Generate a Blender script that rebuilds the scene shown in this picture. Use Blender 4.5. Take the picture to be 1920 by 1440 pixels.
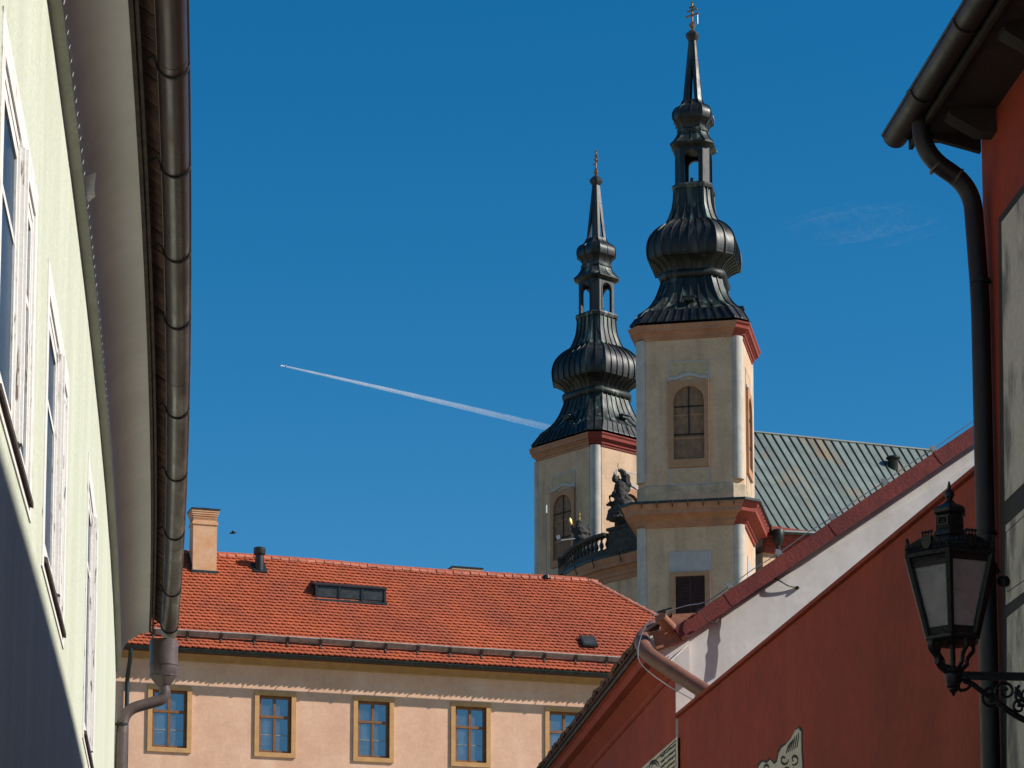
import bpy, bmesh, math, random
from mathutils import Vector as V, Matrix, noise as mnoise
random.seed(7)
R = math.radians
sc = bpy.context.scene
for o in list(bpy.data.objects): bpy.data.objects.remove(o)

# ------------------------------------------------------------------ camera, sky, sun, exposure
F, PPY, CX, PITCH = 5300.0, 1582.0, 960.0, R(7.5)      # pixels of the 1920 x 1440 photograph
EYE = V((0, 0, 1.6))
cam = bpy.data.cameras.new('camera')
cam.sensor_fit = 'HORIZONTAL'; cam.sensor_width = 36; cam.lens = 36 * F / 1920
cam.shift_y = (PPY - 720) / 1920; cam.clip_start = .1; cam.clip_end = 60000
camo = bpy.data.objects.new('camera', cam); sc.collection.objects.link(camo)
camo.location = EYE; camo.rotation_euler = (R(90) + PITCH, 0, 0)
sc.camera = camo

SUN_H = V((.986, -.168)); SUN_EL = R(36.5)
w = bpy.data.worlds.new('World'); sc.world = w; w.use_nodes = True
nt = w.node_tree; nt.nodes.clear()
sky = nt.nodes.new('ShaderNodeTexSky'); sky.sky_type = 'NISHITA'; sky.sun_disc = False
sky.sun_elevation = SUN_EL; sky.sun_rotation = math.atan2(SUN_H.x, SUN_H.y)
sky.altitude = 700; sky.air_density = 1.0; sky.dust_density = 0.1; sky.ozone_density = 4.0
hs = nt.nodes.new('ShaderNodeHueSaturation'); hs.inputs['Saturation'].default_value = 1.36; hs.inputs['Hue'].default_value = .492
hs.inputs['Value'].default_value = 1.0
bg = nt.nodes.new('ShaderNodeBackground'); bg.inputs['Strength'].default_value = .077
wo = nt.nodes.new('ShaderNodeOutputWorld')
nt.links.new(sky.outputs[0], hs.inputs['Color']); nt.links.new(hs.outputs[0], bg.inputs[0]); nt.links.new(bg.outputs[0], wo.inputs[0])

sun = bpy.data.lights.new('sun', 'SUN'); sun.energy = 4.4; sun.angle = R(.5); sun.color = (1, .95, .87)
so = bpy.data.objects.new('sun', sun); sc.collection.objects.link(so)
sdir = V((SUN_H.x * math.cos(SUN_EL), SUN_H.y * math.cos(SUN_EL), math.sin(SUN_EL)))
so.rotation_euler = sdir.to_track_quat('Z', 'Y').to_euler(); so.location = (30, -10, 40)

sc.render.engine = 'CYCLES'
sc.view_settings.view_transform = 'Standard'; sc.view_settings.look = 'None'
sc.view_settings.gamma = 1; sc.view_settings.exposure = .5; sc.view_settings.use_curve_mapping = False
sc.render.resolution_x = 1024; sc.render.resolution_y = 768

# ------------------------------------------------------------------ geometry helpers
cp, sp = math.cos(PITCH), math.sin(PITCH)
def ray(px, py):
    u = (px - CX) / F; v = (PPY - py) / F
    return V((u, cp - v * sp, sp + v * cp))
def at(px, py, Y):
    d = ray(px, py); return EYE + d * (Y / d.y)
def hit(px, py, P, N):
    d = ray(px, py); return EYE + d * ((P - EYE).dot(N) / d.dot(N))
def rz(py):                      # height gained per metre of depth for a pixel row
    d = ray(CX, py); return d.z / d.y

ORG = {}
def tag(o, label=None, cat=None, group=None, kind=None):
    if label: o['label'] = label
    if cat: o['category'] = cat
    if group: o['group'] = group
    if kind: o['kind'] = kind
    return o
def thing(name, label, cat, loc, group=None):
    o = bpy.data.objects.new(name, None); sc.collection.objects.link(o)
    o.location = loc; o.empty_display_size = .2; ORG[o] = V(loc)
    return tag(o, label, cat, group)

class MB:
    def __init__(s): s.v = []; s.f = []; s.m = []
    def add(s, vs, fs, mi=0):
        b = len(s.v); s.v += [V(x) for x in vs]
        for k, f in enumerate(fs):
            s.f.append([i + b for i in f]); s.m.append(mi[k] if isinstance(mi, (list, tuple)) else mi)
        return s
    def pbox(s, o, ex, ey, ez, mi=0):           # corner + three edge vectors
        o, ex, ey, ez = V(o), V(ex), V(ey), V(ez)
        p = [o, o + ex, o + ex + ey, o + ey]; p += [q + ez for q in p]
        return s.add(p, [(0, 3, 2, 1), (4, 5, 6, 7), (0, 1, 5, 4), (1, 2, 6, 5), (2, 3, 7, 6), (3, 0, 4, 7)], mi)
    def cbox(s, c, ex, ey, ez, mi=0):           # centre + full edge vectors
        ex, ey, ez = V(ex), V(ey), V(ez)
        return s.pbox(V(c) - (ex + ey + ez) / 2, ex, ey, ez, mi)
    def loft(s, rings, caps=True, close=True, mi=0):
        n = len(rings[0]); vs = [p for r in rings for p in r]; fs = []; ms = []
        for k in range(len(rings) - 1):
            for i in range(n if close else n - 1):
                j = (i + 1) % n
                fs.append((k * n + i, k * n + j, (k + 1) * n + j, (k + 1) * n + i))
                ms.append(mi[i] if isinstance(mi, (list, tuple)) else mi)
        if caps and close:
            fs.append(tuple(range(n))[::-1]); fs.append(tuple((len(rings) - 1) * n + i for i in range(n)))
            ms += [mi[0] if isinstance(mi, (list, tuple)) else mi] * 2
        return s.add(vs, fs, ms)
    def prism(s, poly, ext, mi=0):
        poly = [V(p) for p in poly]; ext = V(ext)
        return s.loft([poly, [p + ext for p in poly]], mi=mi)
    def tube(s, pts, r, n=10, caps=True, mi=0, flat=None):
        pts = [V(p) for p in pts]; rs = r if isinstance(r, (list, tuple)) else [r] * len(pts)
        rings = []; up = None
        for i, p in enumerate(pts):
            a = pts[max(i - 1, 0)]; b = pts[min(i + 1, len(pts) - 1)]
            t = (b - a).normalized()
            if up is None:
                up = V((0, 0, 1)) if abs(t.z) < .9 else V((1, 0, 0))
            x = t.cross(up).normalized(); up = x.cross(t).normalized()
            rings.append([p + (x * math.cos(2 * math.pi * k / n) + up * math.sin(2 * math.pi * k / n) * (flat or 1)) * rs[i] for k in range(n)])
        return s.loft(rings, caps, mi=mi)
    def lathe(s, c, prof, n=16, rot=0, mi=0, sx=1, sy=1):
        c = V(c); rings = [[c + V((max(r, .0005) * math.cos(rot + 2 * math.pi * k / n) * sx, max(r, .0005) * math.sin(rot + 2 * math.pi * k / n) * sy, z)) for k in range(n)] for r, z in prof]
        return s.loft(rings, mi=mi)
    def mesh(s, mats, org=V((0, 0, 0)), smooth=35, name='m'):
        me = bpy.data.meshes.new(name)
        me.from_pydata([tuple(p - org) for p in s.v], [], s.f)
        mats = mats if isinstance(mats, (list, tuple)) else [mats]
        for m in mats: me.materials.append(m)
        me.polygons.foreach_set('material_index', s.m)
        bm = bmesh.new(); bm.from_mesh(me); bmesh.ops.recalc_face_normals(bm, faces=bm.faces); bm.to_mesh(me); bm.free()
        if smooth:
            me.polygons.foreach_set('use_smooth', [True] * len(me.polygons)); me.set_sharp_from_angle(angle=R(smooth))
        return me
    def build(s, name, mats, parent=None, smooth=35, loc=None):
        org = ORG[parent] if parent is not None else V(loc or (0, 0, 0))
        o = bpy.data.objects.new(name, s.mesh(mats, org, smooth, name)); sc.collection.objects.link(o)
        if parent is not None: o.parent = parent
        else: o.location = org
        ORG[o] = org
        return o
def place(name, me, M, parent):                  # shared mesh, world matrix M (parents are unrotated)
    o = bpy.data.objects.new(name, me); sc.collection.objects.link(o); o.parent = parent
    M = M.copy(); M.translation = M.translation - ORG[parent]; o.matrix_basis = M
    return o
def frameM(o, x, y, z):
    return Matrix(((x[0], y[0], z[0], o[0]), (x[1], y[1], z[1], o[1]), (x[2], y[2], z[2], o[2]), (0, 0, 0, 1)))
def ring_plate(mb, inner, outer, P, o0, o1, mi=0):   # plate with a hole; P(s, z, off)
    n = len(inner); vs = []
    for off in (o0, o1):
        vs += [P(a, b, off) for a, b in outer]; vs += [P(a, b, off) for a, b in inner]
    fs = []
    for i in range(n):
        j = (i + 1) % n
        fs += [(i, j, n + j, n + i), (2 * n + i, 3 * n + i, 3 * n + j, 2 * n + j), (i, 2 * n + i, 2 * n + j, j), (n + i, n + j, 3 * n + j, 3 * n + i)]
    return mb.add(vs, fs, mi)
def rect_pair(x0, x1, z0, z1, bx, bz0, bz1):
    return [(x0 + bx, z0 + bz0), (x1 - bx, z0 + bz0), (x1 - bx, z1 - bz1), (x0 + bx, z1 - bz1)], [(x0, z0), (x1, z0), (x1, z1), (x0, z1)]
def arch_pair(hw, z0, zs, bx, bz0, top, n=8):        # inner arch outline and outer rectangle outline, same count
    inn = [(-hw, z0), (hw, z0)]; out = [(-hw - bx, z0 - bz0), (hw + bx, z0 - bz0)]
    for k in range(n + 1):
        a = math.pi * k / n
        c, s = math.cos(a), math.sin(a)
        inn.append((hw * c, zs + hw * s))
        q = max(abs(c), s); out.append(((hw + bx) * max(-1, min(1, c / q)), zs + (top - zs) * min(1, s / q)))
    return inn, out
def catmull(P, sub=3):
    out = []
    for i in range(len(P) - 1):
        p0 = P[max(i - 1, 0)]; p1 = P[i]; p2 = P[i + 1]; p3 = P[min(i + 2, len(P) - 1)]
        for k in range(sub):
            t = k / sub
            out.append(tuple(.5 * ((2 * b) + (c - a) * t + (2 * a - 5 * b + 4 * c - d) * t * t + (3 * b - a - 3 * c + d) * t ** 3) for a, b, c, d in zip(p0, p1, p2, p3)))
    out.append(tuple(P[-1])); return out

# ------------------------------------------------------------------ materials
def mat(name, col, col2=None, rough=.85, metal=0, scale=2.0, stretch=(1, 1, 1), var=.12, bump=.15, bscale=40, lo=.4, hi=.65, island=0, spec=.4, streak=None, rvar=0):
    m = bpy.data.materials.new(name); m.use_nodes = True; t = m.node_tree; b = t.nodes['Principled BSDF']
    b.inputs['Roughness'].default_value = rough; b.inputs['Metallic'].default_value = metal; b.inputs['Specular IOR Level'].default_value = spec
    g = t.nodes.new('ShaderNodeNewGeometry')
    mp = t.nodes.new('ShaderNodeMapping'); mp.inputs['Scale'].default_value = stretch; t.links.new(g.outputs['Position'], mp.inputs[0])
    n1 = t.nodes.new('ShaderNodeTexNoise'); n1.inputs['Scale'].default_value = scale; n1.inputs['Detail'].default_value = 8; n1.inputs['Roughness'].default_value = .65
    t.links.new(mp.outputs[0], n1.inputs['Vector'])
    cr = t.nodes.new('ShaderNodeValToRGB'); t.links.new(n1.outputs['Fac'], cr.inputs[0])
    c2 = col2 or tuple(c * (1 - 2 * var) for c in col)
    cr.color_ramp.elements[0].position = lo; cr.color_ramp.elements[1].position = hi
    cr.color_ramp.elements[0].color = (*c2, 1); cr.color_ramp.elements[1].color = (*col, 1)
    n2 = t.nodes.new('ShaderNodeTexNoise'); n2.inputs['Scale'].default_value = scale * 9; n2.inputs['Detail'].default_value = 4
    t.links.new(g.outputs['Position'], n2.inputs['Vector'])
    mr = t.nodes.new('ShaderNodeMapRange'); mr.inputs['From Min'].default_value = .3; mr.inputs['From Max'].default_value = .7
    mr.inputs['To Min'].default_value = 1 - var; mr.inputs['To Max'].default_value = 1 + var; t.links.new(n2.outputs['Fac'], mr.inputs[0])
    val = mr.outputs[0]
    if island:
        oi = t.nodes.new('ShaderNodeObjectInfo'); ad = t.nodes.new('ShaderNodeMath'); ad.operation = 'ADD'
        t.links.new(g.outputs['Random Per Island'], ad.inputs[0]); t.links.new(oi.outputs['Random'], ad.inputs[1])
        fr = t.nodes.new('ShaderNodeMath'); fr.operation = 'FRACT'; t.links.new(ad.outputs[0], fr.inputs[0])
        m2 = t.nodes.new('ShaderNodeMapRange'); m2.inputs['To Min'].default_value = 1 - island; m2.inputs['To Max'].default_value = 1 + island; t.links.new(fr.outputs[0], m2.inputs[0])
        mu = t.nodes.new('ShaderNodeMath'); mu.operation = 'MULTIPLY'; t.links.new(val, mu.inputs[0]); t.links.new(m2.outputs[0], mu.inputs[1]); val = mu.outputs[0]
    base = cr.outputs[0]
    if streak:                                   # (colour, amount): vertical weathering stains
        mp3 = t.nodes.new('ShaderNodeMapping'); mp3.inputs['Scale'].default_value = (streak[2], streak[2], streak[2] * .12); t.links.new(g.outputs['Position'], mp3.inputs[0])
        n3 = t.nodes.new('ShaderNodeTexNoise'); n3.inputs['Scale'].default_value = 1; n3.inputs['Detail'].default_value = 6; t.links.new(mp3.outputs[0], n3.inputs['Vector'])
        r3 = t.nodes.new('ShaderNodeMapRange'); r3.inputs['From Min'].default_value = streak[3] if len(streak) > 3 else .52; r3.inputs['From Max'].default_value = (streak[3] + .06) if len(streak) > 3 else .72; r3.inputs['To Max'].default_value = streak[1]; t.links.new(n3.outputs['Fac'], r3.inputs[0])
        mx3 = t.nodes.new('ShaderNodeMix'); mx3.data_type = 'RGBA'; t.links.new(r3.outputs[0], mx3.inputs['Factor']); t.links.new(base, mx3.inputs['A']); mx3.inputs['B'].default_value = (*streak[0], 1); base = mx3.outputs['Result']
    vm = t.nodes.new('ShaderNodeVectorMath'); vm.operation = 'SCALE'; t.links.new(base, vm.inputs[0]); t.links.new(val, vm.inputs['Scale'])
    t.links.new(vm.outputs[0], b.inputs['Base Color'])
    if rvar:
        rr = t.nodes.new('ShaderNodeMapRange'); rr.inputs['From Min'].default_value = .3; rr.inputs['From Max'].default_value = .7; rr.inputs['To Min'].default_value = max(.08, rough - rvar); rr.inputs['To Max'].default_value = min(1, rough + rvar)
        t.links.new(n1.outputs['Fac'], rr.inputs[0]); t.links.new(rr.outputs[0], b.inputs['Roughness'])
    if bump:
        n4 = t.nodes.new('ShaderNodeTexNoise'); n4.inputs['Scale'].default_value = bscale; n4.inputs['Detail'].default_value = 5; t.links.new(g.outputs['Position'], n4.inputs['Vector'])
        bp = t.nodes.new('ShaderNodeBump'); bp.inputs['Strength'].default_value = bump; bp.inputs['Distance'].default_value = .02; t.links.new(n4.outputs['Fac'], bp.inputs['Height']); t.links.new(bp.outputs[0], b.inputs['Normal'])
    return m
M = {}
M['green_plaster'] = mat('green_plaster', (.595, .62, .50), (.53, .555, .435), scale=1.6, stretch=(1, 1, .22), var=.04, bump=.35, bscale=30, streak=((.44, .455, .35), .35, 5))
M['cove'] = mat('cove_plaster', (.86, .86, .83), (.78, .78, .75), scale=.7, var=.03, bump=.05, bscale=3)
M['white_paint'] = mat('white_paint', (.74, .72, .69), (.68, .66, .62), scale=4, stretch=(1, 1, .15), var=.03, lo=.3, hi=.45, bump=.12, streak=((.14, .10, .07), .9, 60, .61))
M['old_wood'] = mat('old_wood', (.10, .075, .06), (.05, .04, .035), scale=9, var=.2)
M['gutter_brown'] = mat('gutter_brown', (.058, .030, .027), (.034, .020, .019), rough=.36, metal=0, scale=5, stretch=(1, .25, 1), var=.12, bump=.10, bscale=4, spec=.4, rvar=.16)
M['gutter_black'] = mat('gutter_black', (.022, .016, .015), (.012, .010, .010), rough=.45, metal=0, scale=6, var=.15, bump=.10, bscale=4, spec=.4, rvar=.15)
M['pipe_brown'] = mat('pipe_brown', (.125, .092, .085), (.09, .066, .062), rough=.38, scale=5, var=.1, bump=.08, bscale=5, spec=.4, rvar=.15)
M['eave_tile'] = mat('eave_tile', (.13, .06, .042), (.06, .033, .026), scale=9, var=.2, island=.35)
M['red_plaster'] = mat('red_plaster', (.33, .043, .012), (.225, .029, .009), scale=1.0, var=.11, lo=.30, hi=.70, bump=.4, bscale=22, streak=((.38, .075, .027), .3, 1.3))
M['dark_red_plaster'] = mat('dark_red_plaster', (.17, .030, .020), (.13, .023, .016), scale=1.5, var=.06, bump=.2)
M['grey_panel'] = mat('grey_panel', (.55, .49, .40), (.20, .19, .165), scale=3.5, stretch=(1, 1, .4), var=.1, lo=.40, hi=.53, bump=.3)
M['black_paint'] = mat('black_paint', (.035, .034, .032), var=.15)
M['sgraffito'] = mat('sgraffito', (.62, .55, .43), (.52, .46, .36), scale=8, var=.08)
M['white_gable'] = mat('white_gable', (.80, .77, .73), (.68, .65, .62), scale=2, var=.04, bump=.12, bscale=6, streak=((.55, .51, .47), .5, 4))
M['flashing'] = mat('flashing', (.22, .045, .036), (.15, .033, .028), rough=.5, scale=4, var=.15, bump=.15, spec=.3)
M['terracotta'] = mat('terracotta', (.36, .15, .09), (.26, .10, .06), scale=5, var=.12, island=.15)
M['brown_pipe'] = mat('brown_pipe', (.22, .095, .06), (.16, .07, .045), rough=.5, scale=5, var=.1, bump=.05)
M['dark_eave'] = mat('dark_eave', (.035, .024, .021), (.022, .017, .015), scale=6, var=.15, rough=.7)
M['iron'] = mat('iron', (.016, .018, .017), (.01, .012, .011), rough=.45, metal=.2, scale=30, var=.2, bump=.3, bscale=60)
M['wire'] = mat('wire', (.45, .45, .46), rough=.4, metal=.7, bump=0)
M['black_wire'] = mat('black_wire', (.02, .02, .02), rough=.5, bump=0)
M['peach'] = mat('peach_plaster', (.69, .42, .28), (.60, .345, .225), scale=1.1, var=.05, lo=.35, hi=.62, bump=.2, bscale=8, streak=((.76, .52, .38), .5, 1.5))
M['ochre_frame'] = mat('ochre_frame', (.55, .31, .13), (.46, .25, .10), scale=3, var=.08)
M['ochre_cove'] = mat('ochre_cove', (.42, .26, .12), (.36, .21, .09), scale=3, var=.06)
M['window_wood'] = mat('window_wood', (.24, .10, .028), (.16, .065, .02), rough=.5, scale=8, var=.12)
M['room'] = mat('room', (.07, .09, .11), scale=2, var=.1, bump=0)
M['curtain'] = mat('curtain', (.62, .66, .66), scale=3, var=.05, bump=0)
M['tile'] = mat('roof_tile', (.40, .086, .030), (.30, .064, .028), scale=.3, var=.05, lo=.38, hi=.64, island=.09, bump=.2, bscale=30, streak=((.18, .05, .032), .35, .7))
M['ridge_tile'] = mat('ridge_tile', (.48, .16, .10), (.38, .12, .075), scale=3, var=.1, island=.2)
M['underlay'] = mat('underlay', (.10, .04, .03), var=.1)
M['rail_wood'] = mat('rail_wood', (.34, .31, .28), (.22, .195, .17), scale=6, var=.15)
M['patina_dark'] = mat('patina_dark', (.035, .050, .048), (.022, .028, .028), rough=.42, metal=.4, scale=5, var=.2)
M['chimney'] = mat('chimney_plaster', (.60, .29, .135), (.62, .38, .23), scale=2.2, var=.06)
M['vent_metal'] = mat('vent_metal', (.035, .032, .032), rough=.4, metal=.4, var=.1)
M['copper_black'] = mat('copper_black', (.021, .0185, .0165), (.010, .010, .010), rough=.46, metal=.2, scale=1.6, stretch=(1, 1, .35), var=.25, lo=.35, hi=.7, bump=.22, bscale=3, island=.35, spec=.45, streak=((.075, .09, .078), .55, 2.6), rvar=.16)
M['copper_verdigris'] = mat('copper_verdigris', (.025, .029, .027), (.012, .014, .0135), rough=.52, metal=.1, scale=1.8, stretch=(1, 1, .3), var=.25, lo=.35, hi=.65, bump=.2, bscale=3, island=.3, spec=.4, streak=((.22, .27, .21), .75, 2.8), rvar=.12)
M['copper_green'] = mat('copper_green', (.145, .178, .158), (.10, .122, .11), rough=.6, metal=.05, scale=.8, var=.08, lo=.35, hi=.62, island=.14, bump=.1, bscale=4, streak=((.24, .14, .065), .6, .5))
M['seam_dark'] = mat('seam_dark', (.05, .065, .06), rough=.6, metal=.2, var=.15, bump=0)
M['cream'] = mat('cream_plaster', (.60, .405, .26), (.50, .33, .21), scale=.8, var=.08, bump=.3, bscale=6, streak=((.28, .19, .12), .6, 1.3))
M['pale_stone'] = mat('pale_stone', (.50, .45, .385), (.40, .36, .315), scale=1.6, var=.08, streak=((.27, .24, .215), .6, 2.4))
M['grey_plaster'] = mat('grey_plaster', (.44, .39, .37), (.38, .34, .32), scale=2, var=.05)
M['relief'] = mat('relief', (.52, .38, .235), (.42, .30, .18), scale=4, var=.1, bump=1.0, bscale=5)
M['plinth'] = mat('plinth', (.46, .36, .235), (.30, .245, .17), scale=1.5, var=.12, lo=.38, hi=.6)
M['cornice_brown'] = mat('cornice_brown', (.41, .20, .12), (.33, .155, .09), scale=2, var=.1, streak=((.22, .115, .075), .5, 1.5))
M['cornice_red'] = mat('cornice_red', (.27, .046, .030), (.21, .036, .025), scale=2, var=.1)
M['surround'] = mat('surround', (.42, .225, .125), (.36, .19, .10), scale=3, var=.07)
M['board'] = mat('window_board', (.27, .15, .085), (.16, .09, .055), scale=5, stretch=(1, 1, .5), var=.2)
M['shutter'] = mat('shutter', (.055, .022, .02), var=.15)
M['bar'] = mat('bar', (.025, .02, .018), var=.1, bump=0)
M['black_stone'] = mat('black_stone', (.055, .05, .045), (.022, .021, .02), scale=4, var=.25, lo=.38, hi=.66, bump=.5, bscale=12)
M['gold'] = mat('gold', (.75, .45, .14), rough=.3, metal=.9, var=.1, bump=0)
M['cross_gilt'] = mat('cross_gilt', (.38, .22, .10), (.16, .09, .05), rough=.4, metal=.7, scale=6, bump=0)
M['roof_other'] = mat('roof_other', (.22, .08, .05), var=.12)
M['ground'] = mat('ground_earth', (.32, .27, .20), (.26, .24, .14), scale=.2, var=.15)
M['paving'] = mat('paving', (.34, .31, .27), (.26, .24, .21), scale=6, var=.15)
M['aircraft'] = mat('aircraft', (.8, .8, .8), rough=.4, bump=0, var=.02)
M['bird'] = mat('bird', (.06, .03, .03), bump=0)
M['floodlight'] = mat('floodlight', (.5, .5, .52), rough=.4, metal=.4, bump=0)

def glass_mat(name, tint, refl, rough=.02, dirt=0):
    m = bpy.data.materials.new(name); m.use_nodes = True; t = m.node_tree; t.nodes.clear()
    g = t.nodes.new('ShaderNodeBsdfGlossy'); g.inputs['Roughness'].default_value = rough; g.inputs['Color'].default_value = (.9, .93, .95, 1)
    tr = t.nodes.new('ShaderNodeBsdfTransparent'); tr.inputs['Color'].default_value = (*tint, 1)
    mx = t.nodes.new('ShaderNodeMixShader'); fr = t.nodes.new('ShaderNodeFresnel'); fr.inputs['IOR'].default_value = 1.5
    ad = t.nodes.new('ShaderNodeMath'); ad.operation = 'ADD'; ad.use_clamp = True; ad.inputs[1].default_value = refl; t.links.new(fr.outputs[0], ad.inputs[0])
    t.links.new(ad.outputs[0], mx.inputs[0]); t.links.new(tr.outputs[0], mx.inputs[1]); t.links.new(g.outputs[0], mx.inputs[2])
    out = t.nodes.new('ShaderNodeOutputMaterial'); last = mx.outputs[0]
    if dirt:
        df = t.nodes.new('ShaderNodeBsdfDiffuse'); df.inputs['Color'].default_value = (.66, .62, .57, 1)
        n = t.nodes.new('ShaderNodeTexNoise'); n.inputs['Scale'].default_value = 6; n.inputs['Detail'].default_value = 5
        ge = t.nodes.new('ShaderNodeNewGeometry'); t.links.new(ge.outputs['Position'], n.inputs['Vector'])
        mr = t.nodes.new('ShaderNodeMapRange'); mr.inputs['From Min'].default_value = .3; mr.inputs['From Max'].default_value = .7; mr.inputs['To Min'].default_value = dirt * .6; mr.inputs['To Max'].default_value = dirt * 1.4
        t.links.new(n.outputs['Fac'], mr.inputs[0]); m2 = t.nodes.new('ShaderNodeMixShader')
        t.links.new(mr.outputs[0], m2.inputs[0]); t.links.new(last, m2.inputs[1]); t.links.new(df.outputs[0], m2.inputs[2]); last = m2.outputs[0]
    t.links.new(last, out.inputs[0]); return m
M['glass'] = glass_mat('window_glass', (.8, .85, .9), .14, dirt=.07)
M['painted_sky_glass'] = mat('painted_sky_glass', (.035, .06, .095), (.025, .045, .075), rough=.35, scale=3, var=.1, bump=0, spec=.15)  # opaque pane: the blue of reflected sky is put into its base colour
M['lamp_glass'] = glass_mat('lamp_glass', (.88, .86, .84), .10, .10, dirt=.32)
M['sky_glass'] = glass_mat('skylight_glass', (.2, .21, .22), .0, .35, dirt=.05)

# ------------------------------------------------------------------ ground and hill
def gz(x, y):
    def ss(a, b, t):
        t = max(0, min(1, (t - a) / (b - a))); return t * t * (3 - 2 * t)
    return 9 * ss(38, 80, y) + 9 * ss(100, 132, y)
gb = MB(); xs = [-6000, -2000, -600, -200, -80, -40, -20, -10, 0, 10, 20, 40, 80, 200, 600, 2000, 6000]
ys = [-3000, -600, -100, 0, 20, 34] + list(range(38, 140, 4)) + [150, 180, 250, 600, 2000, 9000, 30000]
gb.add([(x, y, gz(x, y)) for y in ys for x in xs], [(j * len(xs) + i, j * len(xs) + i + 1, (j + 1) * len(xs) + i + 1, (j + 1) * len(xs) + i) for j in range(len(ys) - 1) for i in range(len(xs) - 1)])
tag(gb.build('ground', M['ground']), kind='structure')
lb = MB(); lb.add([(-2.6 + 1.5, -12, .004), (5.2, -12, .004), (.2, 36, .004), (-5, 36, .004)], [(0, 1, 2, 3)])
tag(lb.build('street_paving', M['paving']), kind='structure')

# ------------------------------------------------------------------ wall frames
class WF:                                        # straight wall: s along, off towards the street, z above eye level
    def __init__(s, o, d):
        s.o = V((o[0], o[1], 0)); s.d = V((d[0], d[1], 0)).normalized(); s.n = V((-s.d.y, s.d.x, 0))
    def p(s, t, off, z): return s.o + s.d * t + s.n * off + V((0, 0, z + 1.6))
    def hit(s, px, py, off=0): return hit(px, py, s.o + s.n * off, s.n)
    def st(s, px, py, off=0):
        q = s.hit(px, py, off) - s.o; return q.dot(s.d), q.z - 1.6
    def sweep(s, mb, prof, t0, t1, mi=0): return mb.prism([s.p(t0, a, z) for a, z in prof], s.d * (t1 - t0), mi)
    def box(s, mb, t0, t1, o0, o1, z0, z1, mi=0): return mb.pbox(s.p(t0, o0, z0), s.d * (t1 - t0), s.n * (o1 - o0), V((0, 0, z1 - z0)), mi)

# ------------------------------------------------------------------ green house on the left (gently curved front)
def LX(Y): t = Y - 13.09; return -2.24 - .1042 * t - .00095 * t * t
def LP(Y, off, z):
    sl = -.1042 - .0019 * (Y - 13.09); n = V((1, -sl, 0)).normalized()
    return V((LX(Y), Y, z + 1.6)) + n * off
def lsweep(mb, prof, Ys, mi=0, caps=True): return mb.loft([[LP(Y, a, z) for a, z in prof] for Y in Ys], caps, mi=mi)
def frange(a, b, st):
    n = max(1, int(round((b - a) / st))); return [a + (b - a) * i / n for i in range(n + 1)]
GY0, GY1 = 8.0, 29.7
gh = thing('green_house', 'pale green plastered house lining the left side of the lane, sunlit', 'house', (LX(19) - .3, 19, 0))
LW = [(10.37, 12.42, 3.05, 4.62), (13.25, 15.28, 3.05, 4.62), (18.0, 20.1, 3.02, 4.95)]
wb = MB(); br = sorted(set([GY0, GY1] + [round(q, 3) for w_ in LW for q in (w_[0] + .12, w_[1] - .12)] + [9.2, 16, 17, 22, 24, 26, 28]))
for a, b in zip(br[:-1], br[1:]):
    win = [w_ for w_ in LW if w_[0] - .01 <= a - .12 and b <= w_[1] + .01 and a >= w_[0] + .1]
    rngs = [(-1.6, 5.82)]
    if win: rngs = [(-1.6, win[0][2] + .08), (win[0][3] - .12, 5.82)]
    for z0, z1 in rngs:
        wb.loft([[LP(a, 0, z0), LP(b, 0, z0), LP(b, -.35, z0), LP(a, -.35, z0)], [LP(a, 0, z1), LP(b, 0, z1), LP(b, -.35, z1), LP(a, -.35, z1)]])
wb.pbox(LP(GY1 - .35, -.35, -1.6), LP(GY1, -6, -1.6) - LP(GY1, -.35, -1.6), LP(GY1, -.35, -1.6) - LP(GY1 - .35, -.35, -1.6), (0, 0, 7.5))
wb.build('wall', M['green_plaster'], gh)
Ys = frange(GY0, GY1, .8)
cb = MB(); lsweep(cb, [(-.02, 5.755), (.006, 5.76), (.058, 5.785), (.062, 5.79), (.062, 5.815), (.045, 5.86), (-.02, 5.86)], Ys); cb.build('cornice_band', M['green_plaster'], gh)
cv = [(-.05, 5.862), (.040, 5.862)] + [(0.040 + .29 * (1 - math.cos(a)), 5.862 + .33 * math.sin(a)) for a in [R(12 * k) for k in range(1, 8)]] + [(.342, 6.20), (.342, 6.24), (-.05, 6.24)]
cb = MB(); lsweep(cb, cv, Ys); cb.build('cove', M['cove'], gh, smooth=50)
for k, (o0, o1, z0, z1) in enumerate([(.343, .367, 6.200, 6.25), (.376, .395, 6.218, 6.262)]):
    b = MB(); lsweep(b, [(o0, z0), (o1, z0), (o1, z1), (o0, z1)], Ys); b.build('eave_board', M['old_wood'], gh)
# eave tiles, seen from below
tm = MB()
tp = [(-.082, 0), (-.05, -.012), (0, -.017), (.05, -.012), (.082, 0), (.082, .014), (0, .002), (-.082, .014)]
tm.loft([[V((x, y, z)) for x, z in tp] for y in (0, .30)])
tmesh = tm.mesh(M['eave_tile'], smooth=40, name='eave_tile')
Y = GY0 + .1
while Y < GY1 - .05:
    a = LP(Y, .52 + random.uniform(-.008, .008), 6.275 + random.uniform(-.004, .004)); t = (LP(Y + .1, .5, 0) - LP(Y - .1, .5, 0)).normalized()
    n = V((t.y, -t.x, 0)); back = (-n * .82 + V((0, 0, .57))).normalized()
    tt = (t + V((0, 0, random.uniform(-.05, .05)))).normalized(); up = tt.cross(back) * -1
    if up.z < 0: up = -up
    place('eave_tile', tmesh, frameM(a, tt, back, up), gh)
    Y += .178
rb = MB(); lsweep(rb, [(.50, 6.31), (-4, 9.42), (-4, 9.50), (.50, 6.39)], [GY0, 14, 20, 25, GY1 + .1]); rb.build('roof', M['roof_other'], gh)
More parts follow.
